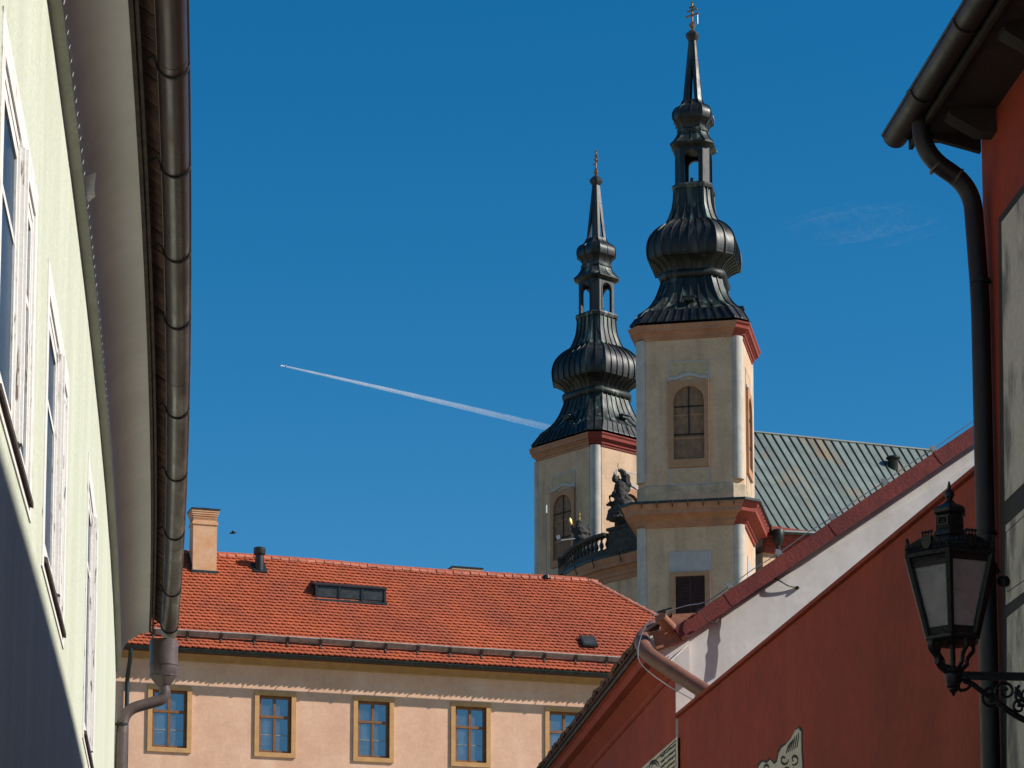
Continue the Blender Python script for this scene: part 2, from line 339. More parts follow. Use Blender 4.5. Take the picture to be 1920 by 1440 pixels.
rb = MB(); rb.prism([LP(GY1 + .1, -4, 9.42), LP(GY1 + .1, -8, 6.4), LP(GY1 + .1, -8, 6.5), LP(GY1 + .1, -4, 9.5)], LP(GY0, 0, 0) - LP(GY1, 0, 0)); rb.build('roof', M['roof_other'], gh)
gb_ = MB(); gb_.prism([LP(GY1 - .05, .30, 6.2), LP(GY1 - .05, -3.9, 9.3), LP(GY1 - .05, -7.5, 6.5), LP(GY1 - .05, -6, 5.9), LP(GY1 - .05, -.2, 5.88)], (0, -.3, 0)); gb_.build('gable', M['cove'], gh)
# gutter: half-round trough
GR, GOFF, GZ = .084, .56, 6.25
def trough(r, t=.006, n=14, bead=True):
    out = [(-r * math.cos(a), -r * math.sin(a)) for a in [math.pi * k / n for k in range(n + 1)]]
    return out + [((r - t) * math.cos(a), -(r - t) * math.sin(a)) for a in [math.pi * k / n for k in range(n + 1)]]
tr_ = [(GOFF + x, GZ + z) for x, z in trough(GR)]
gut = MB(); lsweep(gut, tr_, Ys + [GY1 + .25]); gut.tube([LP(Y, GOFF + GR, GZ) for Y in Ys + [GY1 + .25]], .011, 8); gut.tube([LP(Y, GOFF - GR, GZ + .004) for Y in Ys + [GY1 + .25]], .008, 8)
gutter = gut.build('gutter', M['gutter_brown'], gh, smooth=50)
for py, in zip((110, 300, 462, 590, 760, 880, 992, 1100, 1170)):
    Yb = GZ / rz(py)
    if Yb > GY1: continue
    b = MB(); b.tube([LP(Yb, GOFF + (GR + .005) * math.cos(a), GZ - (GR + .005) * math.sin(a)) for a in [math.pi * k / 12 for k in range(13)]] + [LP(Yb, GOFF - GR - .03, GZ + .035), LP(Yb, .39, GZ + .005)], .0075, 6)
    b.build('bracket', M['black_wire'], gutter)
for Yj in (14.6, 20.5, 25.8):
    b = MB(); lsweep(b, [(GOFF + x * 1.02, GZ + z * 1.02) for x, z in trough(GR, .004)], [Yj, Yj + .05]); b.build('joint', M['gutter_brown'], gutter)
# hopper head and swan neck at the far end
def arc_pts(P, n=6):                             # rounded polyline
    P = [V(p) for p in P]; out = [P[0]]
    for i in range(1, len(P) - 1):
        a = (P[i - 1] - P[i]); b = (P[i + 1] - P[i]); r = min(.45 * a.length, .45 * b.length, .16)
        p0 = P[i] + a.normalized() * r; p1 = P[i] + b.normalized() * r
        for k in range(n + 1):
            t = k / n; out.append(p0 * (1 - t) ** 2 + P[i] * 2 * t * (1 - t) + p1 * t * t)
    out.append(P[-1]); return out
HY = GY1 + .12
hc = at(307, 1235, HY)
hb = MB()
def hopper_ring(rx, ry, c): return [c + V((rx * math.cos(a), ry * math.sin(a), 0)) for a in [2 * math.pi * k / 20 for k in range(20)]]
hb.loft([hopper_ring(.155, .13, hc + V((0, 0, .20))), hopper_ring(.15, .125, hc + V((0, 0, -.10))), hopper_ring(.145, .12, hc + V((0, 0, -.20))), hopper_ring(.07, .07, hc + V((0, 0, -.30)))])
hp = hb.build('hopper_head', M['pipe_brown'], gh, smooth=50)
b = MB(); b.loft([hopper_ring(.157, .132, hc + V((0, 0, -.075))), hopper_ring(.157, .132, hc + V((0, 0, -.06)))]); b.build('hopper_band', M['pipe_brown'], hp)
b = MB(); b.loft([hopper_ring(.150, .125, hc + V((0, 0, -.195))), hopper_ring(.150, .125, hc + V((0, 0, -.18)))]); b.build('hopper_band', M['pipe_brown'], hp)
pw = at(229, 1336, GY1 - .05)
path = arc_pts([hc + V((0, 0, -.25)), at(311, 1310, HY), at(232, 1332, GY1 - .02), pw + V((0, -.02, -.35)), V((pw.x - .02, pw.y - .03, .1))])
b = MB(); b.tube(path, .062, 14); dp = b.build('downpipe', M['pipe_brown'], gh, smooth=60)
for py in (1358, 1700):
    q = at(228, py, GY1 - .06); b = MB(); b.tube([q + V((-.002, 0, -.012)), q + V((-.002, 0, .012))], .068, 14); b.tube([q, q + V((-.2, -.05, 0))], .008, 6); b.build('pipe_clamp', M['iron'], dp)
# windows of the green house: two casements each, box frame and dark sills
for wi, (y0, y1, z0, z1) in enumerate(LW):
    def P(s, z, off): return LP(s, off, z)
    b = MB(); ring_plate(b, *rect_pair(y0, y1, z0 + .04, z1, .14, .06, .14), P, -.04, .007)
    wn = b.build('window', M['white_paint'], gh)
    ym = (y0 + y1) / 2 + .05
    b = MB(); ring_plate(b, *rect_pair(y0 + .14, y1 - .14, z0 + .10, z1 - .14, .05, .05, .05), P, -.14, -.002); b.build('frame', M['white_paint'], wn)
    b = MB()
    for o0, o1, hw in ((-.14, .004, .085), (.004, .022, .055), (.022, .034, .03)):
        b.loft([[LP(ym - hw, o0, zz), LP(ym + hw, o0, zz), LP(ym + hw, o1, zz), LP(ym - hw, o1, zz)] for zz in (z0 + .13, z1 - .17)])
    b.build('mullion', M['white_paint'], wn)
    for a, c in ((y0 + .19, ym - .075), (ym + .075, y1 - .19)):
        b = MB(); ring_plate(b, *rect_pair(a, c, z0 + .15, z1 - .19, .06, .08, .06), P, -.06, -.006)
        b.loft([[LP(a, o, zz) for o in ()] + [LP(a + .05, -.03, zz), LP(c - .05, -.03, zz), LP(c - .05, -.010, zz), LP(a + .05, -.010, zz)] for zz in (z1 - .62, z1 - .585)])
        b.build('sash', M['white_paint'], wn)
        b = MB(); b.loft([[LP(a + .05, -.020, zz), LP(c - .05, -.020, zz), LP(c - .05, -.016, zz), LP(a + .05, -.016, zz)] for zz in (z0 + .22, z1 - .24)]); b.build('pane', M['painted_sky_glass'], wn)
        b = MB(); b.loft([[LP(a - .08, -.05, z0 + .10), LP(c + .08, -.05, z0 + .10), LP(c + .08, .024, z0 + .08), LP(a - .08, .024, z0 + .08)], [LP(a - .08, -.05, z0 + .13), LP(c + .08, -.05, z0 + .13), LP(c + .08, .024, z0 + .105), LP(a - .08, .024, z0 + .105)]]); b.build('sill', M['old_wood'], wn)
    b = MB(); b.loft([[LP(y0 + .1, -.34, zz), LP(y1 - .1, -.34, zz), LP(y1 - .1, -.30, zz), LP(y0 + .1, -.30, zz)] for zz in (z0, z1)]); b.build('room_back', M['room'], wn)
# broken bit of moulding on the cornice
b = MB(); q = LP(15.55, .05, 5.90); b.add([q, q + V((.07, 0, .03)), q + V((.06, .12, .02)), q + V((0, .16, 0)), q + V((.01, .02, -.09)), q + V((.055, .03, -.05)), q + V((.05, .12, -.07)), q + V((0, .15, -.1))], [(0, 1, 2, 3), (4, 7, 6, 5), (0, 4, 5, 1), (1, 5, 6, 2), (2, 6, 7, 3), (3, 7, 4, 0)]); b.build('broken_moulding', M['white_gable'], gh)
# ------------------------------------------------------------------ right-hand house C (nearest): red plaster, painted grey panels, dark eaves
WC = WF((2.83, 16.0), (-.1, 1))
hcx = thing('corner_house', 'nearest red house at right edge with grey painted panels and dark eaves', 'house', WC.p(-1, -.3, -1.6))
b = MB(); WC.box(b, -11, .22, -.4, 0, -1.6, 6.45); WC.box(b, -.18, .22, -7.5, -.4, -1.6, 6.45); b.build('wall', M['red_plaster'], hcx)
b = MB(); b.prism([WC.p(-.18, -.4, 6.45), WC.p(-.18, -4.1, 9.4), WC.p(-.18, -7.5, 6.45)], WC.d * .39); b.build('gable', M['red_plaster'], hcx)
sl = .80
b = MB(); WC.sweep(b, [(.40, 6.50), (-4.1, 6.5 + 4.5 * sl), (-4.1, 6.62 + 4.5 * sl), (.40, 6.62)], -11.3, .50); b.build('roof_slope', M['dark_eave'], hcx)
b = MB(); WC.sweep(b, [(-4.1, 6.5 + 4.5 * sl), (-8.2, 6.8), (-8.2, 6.92), (-4.1, 6.62 + 4.5 * sl)], -11.3, .50); b.build('roof_slope', M['dark_eave'], hcx)
b = MB(); WC.sweep(b, [(.36, 6.44), (.0, 6.44), (.0, 6.475), (.36, 6.475)], -11.2, .44); b.build('soffit', M['dark_eave'], hcx)
b = MB(); WC.sweep(b, [(.36, 6.40), (.385, 6.40), (.385, 6.52), (.36, 6.52)], -11.2, .46); b.build('fascia', M['dark_eave'], hcx)
for t in (-.12, -1.3, -2.5):
    b = MB(); WC.sweep(b, [(.002, 6.30), (.10, 6.30), (.28, 6.40), (.28, 6.44), (.002, 6.44)], t, t + .13); b.build('bracket', M['dark_eave'], hcx)
b = MB(); WC.sweep(b, [(.30, 6.44), (-.02, 6.44), (-.02, 6.34), (.30, 6.42)], .30, .34); b.build('barge_board', M['dark_eave'], hcx)
CO, CZ, CR = .455, 6.50, .078
b = MB(); WC.sweep(b, [(CO + x, CZ + z) for x, z in trough(CR)], -11.3, .50)
b.tube([WC.p(-11.3, CO + CR, CZ), WC.p(.5, CO + CR, CZ)], .011, 8); b.prism([WC.p(.495, CO + x, CZ + z) for x, z in trough(CR)[:15]], WC.d * .006)
gc = b.build('gutter', M['gutter_black'], hcx, smooth=50)
for t in (-.22, -1.2, -2.2):
    b = MB(); b.tube([WC.p(t, CO + (CR + .004) * math.cos(a), CZ - (CR + .004) * math.sin(a)) for a in [math.pi * k / 12 for k in range(13)]], .008, 6); b.build('bracket', M['black_wire'], gc)
def wat(px, py, t): return hit(px, py, WC.o + WC.d * t, WC.d)
T0 = .10
pp = [WC.p(T0, CO - .03, CZ - .03)]
q1 = wat(1724, 205, T0); q2 = wat(1731, 290, T0); q3 = wat(1822, 350, T0 + .02); q4 = WC.p(T0 - .03, .085, 5.75)
q4 = wat(1837, 440, T0 - .02); q5 = wat(1838, 560, T0 - .02)
b = MB(); b.tube(arc_pts([q1 + V((0, 0, .06)), q2, q3, q5, V((q5.x, q5.y, .05))], 8), .056, 16); dpc = b.build('downpipe', M['gutter_black'], hcx, smooth=60)
b = MB(); b.tube([q1 + V((0, 0, .11)), q1 + V((0, 0, -.02))], [.078, .060], 16); b.build('outlet', M['gutter_black'], dpc, smooth=60)
for px_, py_, ax in ((1757, 313, (.5, 0, -.6)), (1796, 333, (.6, 0, -.4))):
    q = wat(px_, py_, T0 + .01); ax = V(ax).normalized(); b = MB(); b.tube([q - ax * .006, q + ax * .006], .0585, 16); b.build('pipe_collar', M['pipe_brown'], dpc)
for py in (528, 1000):
    q = V((q5.x, q5.y, 1.6 + q5.y * rz(py))); b = MB(); b.tube([q + V((0, 0, -.012)), q + V((0, 0, .012))], .0605, 16); b.tube([q, q + WC.n * -.12], .009, 6); b.build('pipe_clamp', M['iron'], dpc)
# painted panels on wall C: bands between black lines
def poly_on(wf, pts, off, th, mb, mi=0):
    P = [wf.hit(x, y) for x, y in pts]; return mb.prism([p + wf.n * off for p in P], wf.n * th, mi)
pan = [[(1880, 417), (1935, 345), (1990, 300), (1990, 840), (1935, 893), (1886, 940)],
       [(1888, 985), (1935, 942), (1990, 890), (1990, 1065), (1935, 1100), (1888, 1135)],
       [(1890, 1158), (1935, 1122), (1990, 1080), (1990, 1600), (1890, 1600)]]
b = MB(); poly_on(WC, [(1873, 410), (1935, 325), (1990, 270), (1990, 1620), (1881, 1620)], 0, .004, b); bo = b.build('painted_border', M['black_paint'], hcx)
for pts in pan:
    b = MB(); poly_on(WC, pts, .004, .003, b); b.build('painted_panel', M['grey_panel'], hcx)
b = MB()
for (x0, y0, x1, y1) in ((1884, 998, 1930, 955), (1884, 998, 1886, 1110), (1886, 1110, 1930, 1080)):
    P0 = WC.hit(x0 + 5, y0) + WC.n * .007; P1 = WC.hit(x1 + 5, y1) + WC.n * .007; b.tube([P0, P1], .003, 4)
b.build('painted_line', M['black_paint'], hcx)
# unseen block added beyond the right frame edge to shade the green wall
b = MB(); WC.box(b, .3, 2.6, -8.5, -4.6, -1.6, 8.0); b.prism([WC.p(.3, -8.5, 8.0), WC.p(.3, -4.4, 8.0), WC.p(.3, -5.0, 10.3), WC.p(.3, -7.9, 10.3)], WC.d * 2.3); b.build('rear_shade_block', M['roof_other'], hcx)

# ------------------------------------------------------------------ middle house A: red lane wall with coping, roof hidden behind it
WA = WF((2.77, 16.5), (-.155, 1)); AL = 8.42; AZ = 4.43
ha = thing('low_red_house', 'low red plastered house wall with sloping-looking coping beside the lantern', 'house', WA.p(4, -.3, -1.6))
b = MB(); WA.box(b, -.35, AL, -.35, 0, -1.6, AZ - .032); b.build('wall', M['red_plaster'], ha)
b = MB(); WA.sweep(b, [(-.40, AZ - .032), (.004, AZ - .032), (.03, AZ - .026), (.034, AZ - .006), (.034, AZ), (-.40, AZ + .02)], -.30, AL + .02); b.build('coping', M['red_plaster'], ha)
b = MB(); WA.sweep(b, [(-.40, AZ - .06), (-5, AZ + 2.8), (-5, AZ + 2.7), (-.40, AZ - .16)], -.15, AL - .12); b.build('roof_slope', M['roof_other'], ha)
b = MB(); WA.sweep(b, [(-5, AZ + 2.8), (-9.5, AZ - .1), (-9.5, AZ - .2), (-5, AZ + 2.7)], -.15, AL - .12); b.build('roof_slope', M['roof_other'], ha)
b = MB(); WA.box(b, -.2, AL - .2, -9.3, -9.0, -1.6, AZ); b.build('rear_wall', M['red_plaster'], ha)
# ------------------------------------------------------------------ far house B: red lane front with cornice, white gable above house A
WB = WF((1.46, 24.85), (-.111, 1))
hb_ = thing('gabled_house', 'red fronted house with white plastered gable above the low red wall', 'house', WB.p(3, -.3, -1.6))
BS = (7.131 - 5.474) / (2.735 - .3575); BO = .31; BE = 5.474 - .045 - (BO + .3575) * BS                    # eave height, slope, overhang
b = MB(); WB.box(b, .012, 11, -.35, 0, -1.6, 4.83); b.build('wall', M['red_plaster'], hb_)
prof = [(-.1, 4.80), (.012, 4.80), (.03, 4.815), (.03, 4.845), (.018, 4.85), (.018, 4.87), (.05, 4.90), (.10, 4.955), (.115, 4.965), (.115, 4.985), (.20, 4.99), (.205, 5.075), (.235, 5.09), (.24, 5.12), (-.1, 5.12)]
b = MB(); WB.sweep(b, prof, -.012, 11); b.build('cornice', M['red_plaster'], hb_, smooth=25)
def vz(off): return BE + (BO - off) * BS
b = MB(); b.prism([WB.p(0, -.003, 2.2), WB.p(0, -.003, 4.80), WB.p(0, -.1, 5.12), WB.p(0, -.1, vz(-.1) - .03), WB.p(0, -5.2, vz(-5.2) - .03), WB.p(0, -9.5, vz(-5.2) - 2.9), WB.p(0, -9.5, -1.6), WB.p(0, -3, -1.6), WB.p(0, -3, 2.2)], WB.d * .3); b.build('gable_wall', M['white_gable'], hb_)
b = MB(); WB.sweep(b, [(BO - .02, 5.16), (-.15, vz(-.15) - .01), (-5.2, vz(-5.2) - .01), (-5.2, vz(-5.2) - .08), (-.15, vz(-.15) - .09), (BO - .02, 5.12)], -.02, 11); b.build('roof_slope', M['underlay'], hb_)
b = MB(); WB.sweep(b, [(-5.2, vz(-5.2)), (-10, vz(-5.2) - 3.2), (-10, vz(-5.2) - 3.3), (-5.2, vz(-5.2) - .1)], -.02, 11); b.build('roof_slope', M['roof_other'], hb_)
# eave tiles along the lane front
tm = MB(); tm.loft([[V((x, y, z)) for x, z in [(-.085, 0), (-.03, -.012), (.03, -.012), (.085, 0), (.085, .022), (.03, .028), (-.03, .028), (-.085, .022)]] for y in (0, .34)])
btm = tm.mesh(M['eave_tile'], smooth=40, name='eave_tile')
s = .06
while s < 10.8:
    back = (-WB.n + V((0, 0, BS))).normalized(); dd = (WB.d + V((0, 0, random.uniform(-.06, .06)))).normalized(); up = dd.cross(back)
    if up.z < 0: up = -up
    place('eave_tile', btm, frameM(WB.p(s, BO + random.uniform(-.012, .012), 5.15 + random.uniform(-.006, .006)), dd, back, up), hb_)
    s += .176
b = MB(); WB.sweep(b, [(.16, 5.12), (.262, 5.085), (.268, 5.115), (.25, 5.15), (.16, 5.19)], -.02, 11); b.build('eave_board', M['old_wood'], hb_)
# verge flashing in lapped lengths
vd = (-WB.n + V((0, 0, BS))).normalized(); vn = V((0, 0, 1)) * vd.dot(-WB.n) + WB.n * vd.z
vp0 = WB.p(-.15, .02, vz(.02))
L = 0.0; k = 0
Ls = [.0, .55, 1.13, 1.72, 2.30, 2.92, 3.5, 4.1, 4.7, 5.3]
for a, c in zip(Ls[:-1], Ls[1:]):
    b = MB(); j = .003 * (k % 2)
    o = vp0 + vd * a - WB.d * (.012 + j)
    b.pbox(o + vn * -.085, vd * (c - a + .03), vn * (.115 + j), WB.d * .20)
    b.pbox(o + vn * -.105 - WB.d * .012, vd * (c - a + .03), vn * .024, WB.d * .06)
    b.build('verge_flashing', M['flashing'], hb_, smooth=0); k += 1
# cable with clamps along the verge, hanging loop at the eave corner
def vpt(a, h, d=-.03): return vp0 + vd * a + vn * h + WB.d * d
clamps = [.63, 1.18, 1.78, 2.37, 2.93]
for a in clamps:
    b = MB(); q = vpt(a, .058); b.cbox(q, vd * .045, vn * .045, WB.d * .05); b.cbox(q + vn * .03, vd * .02, vn * .02, WB.d * .02); b.build('cable_clamp', M['wire'], hb_)
EP = at(1205, 1215, 24.7)
cable = [vpt(4.2, .05), vpt(3.3, .066), vpt(2.93, .056), vpt(2.65, .066), vpt(2.37, .056), vpt(2.1, .066), vpt(1.78, .056), vpt(1.5, .066), vpt(1.18, .056), vpt(.9, .066), vpt(.63, .056)]
cable += [at(1322, 1129, 24.74), at(1290, 1135, 24.73), at(1262, 1143, 24.72), at(1240, 1148, 24.7), at(1222, 1158, 24.66), at(1208, 1178, 24.62), at(1200, 1200, 24.58), at(1196, 1222, 24.5), at(1200, 1242, 24.42), at(1222, 1264, 24.3), at(1260, 1290, 24.2), at(1310, 1318, 24.1)]
b = MB(); b.tube(catmull([tuple(q) for q in cable], 3), .0045, 6); b.build('lightning_cable', M['wire'], hb_)
b = MB(); q = at(1245, 1146, 24.69); b.cbox(q, (.03, 0, 0), (0, .03, 0), (0, 0, .03)); b.tube([q + V((-.06, 0, -.01)), q + V((.07, 0, .03))], .008, 6); b.build('cable_joint', M['iron'], hb_)
b = MB(); b.tube(catmull([tuple(at(*p)) for p in ((1305, 1152, 24.7), (1309, 1142, 24.68), (1316, 1146, 24.66), (1323, 1160, 24.66), (1333, 1167, 24.68), (1343, 1166, 24.7), (1346, 1160, 24.72))], 4), .006, 6); b.build('black_cable', M['black_wire'], hb_)
# bent wire holder that casts the hook shadow
gp = WB.p(0, 0, 0)
def gw(px, py, out): return hit(px, py, gp - WB.d * out, WB.d)
b = MB(); b.tube(catmull([tuple(gw(*p)) for p in ((1449, 1084, .05), (1462, 1089, .075), (1478, 1098, .06), (1490, 1101, .045), (1497, 1103, .03))], 4), .008, 6); b.lathe(gw(1495, 1102, .045), [(0, -.02), (.018, -.008), (.018, .008), (0, .02)], 8); b.build('wire_holder', M['iron'], hb_)
# ragged plaster edge on the gable: the wall left of it stands a little back
b = MB()
e0 = [(1352, 1152), (1351, 1172), (1348, 1188), (1350, 1203), (1345, 1212), (1346, 1228), (1344, 1246), (1342, 1262), (1340, 1272), (1325, 1281), (1325, 1420), (1960, 1420), (1960, 785), (1700, 945)]
b.prism([gw(x, y, -.002) for x, y in e0], -WB.d * .034)
b.build('plaster_edge', M['white_gable'], hb_)
b = MB(); b.prism([WB.p(-.045, o_, z_) for o_, z_ in ((-.12, 4.72), (.01, 4.78), (.12, 4.94), (.235, 5.03), (.235, 5.13), (-.12, 5.30))], WB.d * .03); b.build('gable_cheek', M['white_gable'], hb_)
# eave-corner gutter pipe, terracotta end tiles and sheet-metal box
b = MB(); b.tube(arc_pts([at(1226, 1176, 25.2), at(1201, 1200, 24.8), at(1212, 1226, 24.55), at(1345, 1312, 24.0)], 8), .070, 16); b.build('gutter_pipe', M['brown_pipe'], hb_, smooth=60)
def slab(name, pts, th, mt, Yd=24.75, par=hb_):
    P = [hit(x, y, V((0, Yd, 0)), V((.135, -1, 0)).normalized()) for x, y in pts]
    b = MB(); b.prism(P, V((0, th, 0))); return b.build(name, mt, par)
slab('corner_tile', [(1223, 1187), (1273, 1174), (1281, 1197), (1230, 1212)], .03, M['terracotta'], 24.55)
slab('corner_tile', [(1230, 1212), (1281, 1197), (1283, 1201), (1232, 1217)], .10, M['terracotta'], 24.53)
b = MB(); b.tube([at(1238, 1157, 24.62), at(1258, 1178, 24.72)], [.062, .06], 14, flat=.8); b.build('ridge_end_tile', M['terracotta'], hb_, smooth=60)
slab('metal_box', [(1236, 1153), (1304, 1149), (1296, 1178), (1276, 1184), (1268, 1172), (1246, 1164)], .18, M['terracotta'], 24.72)
slab('metal_box', [(1272, 1172), (1300, 1151), (1312, 1148), (1318, 1172), (1288, 1194), (1283, 1196)], .05, M['flashing'], 24.66)
# thin boards under the corner
b = MB(); b.tube([at(1253, 1243, 24.72), at(1290, 1209, 24.8)], .006, 6); b.build('lath', M['white_gable'], hb_)
# sgraffito panels (flat plaster decoration): abstract stand-ins
def flat_on(wf, pts, off, th, mt, par, name):
    b = MB(); poly_on(wf, pts, off, th, b); return b.build(name, mt, par, smooth=0)
pg = flat_on(WB, [(1271, 1381), (1272, 1500), (1150, 1545), (1150, 1490), (1207, 1437)], .0, .004, M['sgraffito'], hb_, 'sgraffito_panel')
def stroke(wf, pts, wd, par, off=.006, mt=None):
    P = [wf.hit(x, y) + wf.n * off for x, y in pts]
    b = MB(); 
    rings = []
    for i, p in enumerate(P):
        t = (P[min(i + 1, len(P) - 1)] - P[max(i - 1, 0)]).normalized(); x = t.cross(wf.n).normalized()
        ww = wd * (.35 + .65 * math.sin(math.pi * (i + .5) / len(P)))
        rings.append([p - x * ww, p + x * ww, p + x * ww + wf.n * .002, p - x * ww + wf.n * .002])
    b.loft(rings); return b.build('sgraffito_stroke', mt or M['black_paint'], par, smooth=0)
stroke(WB, [(1269, 1388), (1250, 1406), (1228, 1427), (1212, 1441)], .006, pg)
stroke(WB, [(1268, 1390), (1268, 1410), (1269, 1440)], .005, pg)
for k in range(5):
    y = 1396 + k * 10
    stroke(WB, [(1267, y), (1262, y + 5), (1256, y + 9), (1250, y + 16)], .009, pg)
    stroke(WB, [(1249, y + 14), (1245, y + 20), (1240, y + 23)], .010, pg)
for r in (9, 5):
    stroke(WB, [(1228 + r * math.cos(a), 1437 + 1.2 * r * math.sin(a)) for a in [R(150 + 24 * k) for k in range(10)]], .010, pg)
fig = [(1419, 1470), (1421, 1433), (1428, 1424), (1436, 1427), (1443, 1420), (1450, 1429), (1456, 1424), (1459, 1408), (1464, 1398), (1476, 1392), (1486, 1380), (1494, 1365), (1500, 1361), (1505, 1368), (1505, 1400), (1507, 1430), (1506, 1470)]
f0 = flat_on(WA, fig, 0, .003, M['black_paint'], ha, 'sgraffito_panel')
cxf, cyf = 1470, 1440
ins = [(x + (2.6 if x < 1470 else -1.6), y + 4.5) for x, y in fig]
f1 = flat_on(WA, ins, .003, .003, M['sgraffito'], ha, 'sgraffito_panel')
def spiral(c, r, a0, turns, n=12, sq=1.2): return [(c[0] + r * (1 - .7 * k / n) * math.cos(a0 + turns * 2 * math.pi * k / n), c[1] + sq * r * (1 - .7 * k / n) * math.sin(a0 + turns * 2 * math.pi * k / n)) for k in range(n + 1)]
for c, r, a0, tn in (((1472, 1424), 9, 0, .9), ((1491, 1424), 9, 2, -1), ((1440, 1440), 8, 1, 1), ((1478, 1446), 7, 3, 1), ((1495, 1446), 7, 4, -1)):
    stroke(WA, spiral(c, r, a0, tn), .011, f1, .0075)
for k in range(6):
    stroke(WA, [(1476 + 4 * k, 1412 - 2 * k), (1479 + 4 * k, 1402 - 4 * k), (1483 + 3.2 * k, 1394 - 4 * k)], .010, f1, .0075)

# ------------------------------------------------------------------ street lantern on a scrolled bracket fixed to house C
LY = 13.3
lc = at(1787, 1268, LY); SC = 1 / 387.0             # metres per photo pixel at the lantern
lan = thing('street_lantern', 'black cast-iron hexagonal lantern on scrolled wall bracket at the right', 'lantern', lc)
HR = R(199)
def lz(py): return 1.6 + LY * rz(py) - lc.z
def hexring(r, z, rot=HR): return [lc + V((r * math.cos(rot + R(60 * k)), r * math.sin(rot + R(60 * k)), z)) for k in range(6)]
def hexloft(name, prof, mt=M['iron'], par=lan, smooth=20):
    b = MB(); b.loft([hexring(r, z) for r, z in prof]); return b.build(name, mt, par, smooth)
zt, zb = lz(1052), lz(1194); rt, rb_ = .228, .130
b = MB(); b.lathe(lc, [(.004, lz(903)), (.010, lz(914)), (.007, lz(917)), (.020, lz(922)), (.026, lz(928)), (.018, lz(934)), (.014, lz(938)), (.026, lz(942)), (.034, lz(946))], 12); b.build('finial', M['iron'], lan, smooth=50)
hexloft('cap', [(.03, lz(945)), (.07, lz(952)), (.085, lz(957)), (.085, lz(964)), (.068, lz(968))])
hexloft('chimney', [(.062, lz(967)), (.066, lz(992)), (.085, lz(1001)), (.090, lz(1007)), (.075, lz(1009))])
vz0, vz1 = lz(989), lz(971)
for k in range(6):                                   # pierced vent grilles
    A, B_ = hexring(.068, 0)[k], hexring(.068, 0)[(k + 1) % 6]
    t = (B_ - A).normalized(); mid = (A + B_) / 2; n = V((t.y, -t.x, 0)); n = n if n.dot(mid - lc) > 0 else -n
    P = lambda s, z, o: mid + t * s + n * o + V((0, 0, z))
    b = MB(); ring_plate(b, *rect_pair(-.03, .03, vz0, vz1, .008, .008, .008), P, -.002, .006)
    zm = (vz0 + vz1) / 2
    for sx, sz in ((1, 1), (1, -1)): b.tube([P(-.022 * sx, zm - .018 * sz, .003), P(.022 * sx, zm + .018 * sz, .003)], .003, 5)
    b.tube([P(.008 * math.cos(a), zm + .008 * math.sin(a), .004) for a in [R(45 * q) for q in range(9)]], .0025, 5); b.build('vent_grille', M['iron'], lan)
hexloft('hood', [(.075, lz(1006)), (.10, lz(1018)), (.17, lz(1032)), (.222, zt + .004), (.222, zt - .004)])
hexloft('top_rim', [(.20, zt - .002), (.243, zt - .006), (.248, zt + .012), (.236, zt + .02), (.20, zt + .022)])
# openwork cresting with little crowns
rng = random.Random(3)
for k in range(6):
    A, B_ = hexring(.230, zt + .02)[k], hexring(.230, zt + .02)[(k + 1) % 6]
    t = (B_ - A); n = V((t.y, -t.x, 0)).normalized(); n = n if n.dot((A + B_) / 2 - lc) > 0 else -n
    b = MB()
    for q in range(14):
        c = A + t * ((q + .5) / 14); hgt = .034 + .036 * (1 - abs(q - 6.5) / 6.5)
        for s_ in (1, -1):
            b.tube([c + t.normalized() * s_ * (.012 * math.sin(a * .5) + .004) + V((0, 0, hgt * (a / 6))) + n * (.004 * math.cos(a * 2)) for a in range(7)] + [c + t.normalized() * s_ * .001 + V((0, 0, hgt * .7))], .0065, 5)
    b.tube([A + t * .02 + V((0, 0, .006)), (A + B_) / 2 + V((0, 0, .02)), A + t * .98 + V((0, 0, .006))], .006, 5)
    m_ = (A + B_) / 2 + n * .006
    tn = t.normalized()
    b.prism([m_ + tn * x + V((0, 0, z)) for x, z in ((-.026, .062), (.026, .062), (.026, .03), (.014, .008), (0, 0), (-.014, .008), (-.026, .03))], n * .01)
    for x in (-.024, -.008, .008, .024): b.lathe(m_ + tn * x + V((0, 0, .062)), [(.004, 0), (.004, .014), (.009, .022), (.006, .030), (0, .032)], 6)
    b.build('cresting', M['iron'], lan)
top6, bot6 = hexring(rt, zt), hexring(rb_, zb)
for k in range(6):
    b = MB(); b.tube([top6[k], bot6[k]], [.019, .016], 6); b.build('corner_bar', M['iron'], lan)
    j = (k + 1) % 6
    nn = ((top6[k] + top6[j]) / 2 - V((lc.x, lc.y, zt + lc.z))); nn.z = 0; nn.normalize()
    qs = [top6[k], top6[j], bot6[j], bot6[k]]; ctr = sum(qs, V((0, 0, 0))) / 4
    inn = [p * .82 + ctr * .18 for p in qs]
    b = MB(); b.loft([qs, inn], caps=False); b.loft([[p - nn * .008 for p in qs], [p - nn * .008 for p in inn]], caps=False); pf = b.build('pane_frame', M['iron'], lan)
    b = MB(); pq = [p * .97 + ctr * .03 - nn * .012 for p in qs]; b.loft([pq, [p + nn * .003 for p in pq]]); b.build('pane', M['lamp_glass'], lan)
    if k in (0, 5, 4):
        b = MB(); b.loft([[qs[3] * (1 - a) + qs[0] * a, qs[2] * (1 - a) + qs[1] * a, qs[2] * (1 - a) + qs[1] * a - nn * .01, qs[3] * (1 - a) + qs[0] * a - nn * .01] for a in (.86, .985)]); b.build('top_louvre', M['iron'], lan)
hexloft('bottom_rim', [(.115, zb - .004), (.138, zb - .006), (.142, zb - .022), (.128, zb - .034), (.12, zb - .036)])
b = MB(); b.lathe(lc, [(.03, zb - .036), (.045, zb - .03), (.02, zb + .03), (.018, zb + .11), (.03, zb + .12)], 12); b.build('lamp_holder', M['iron'], lan)
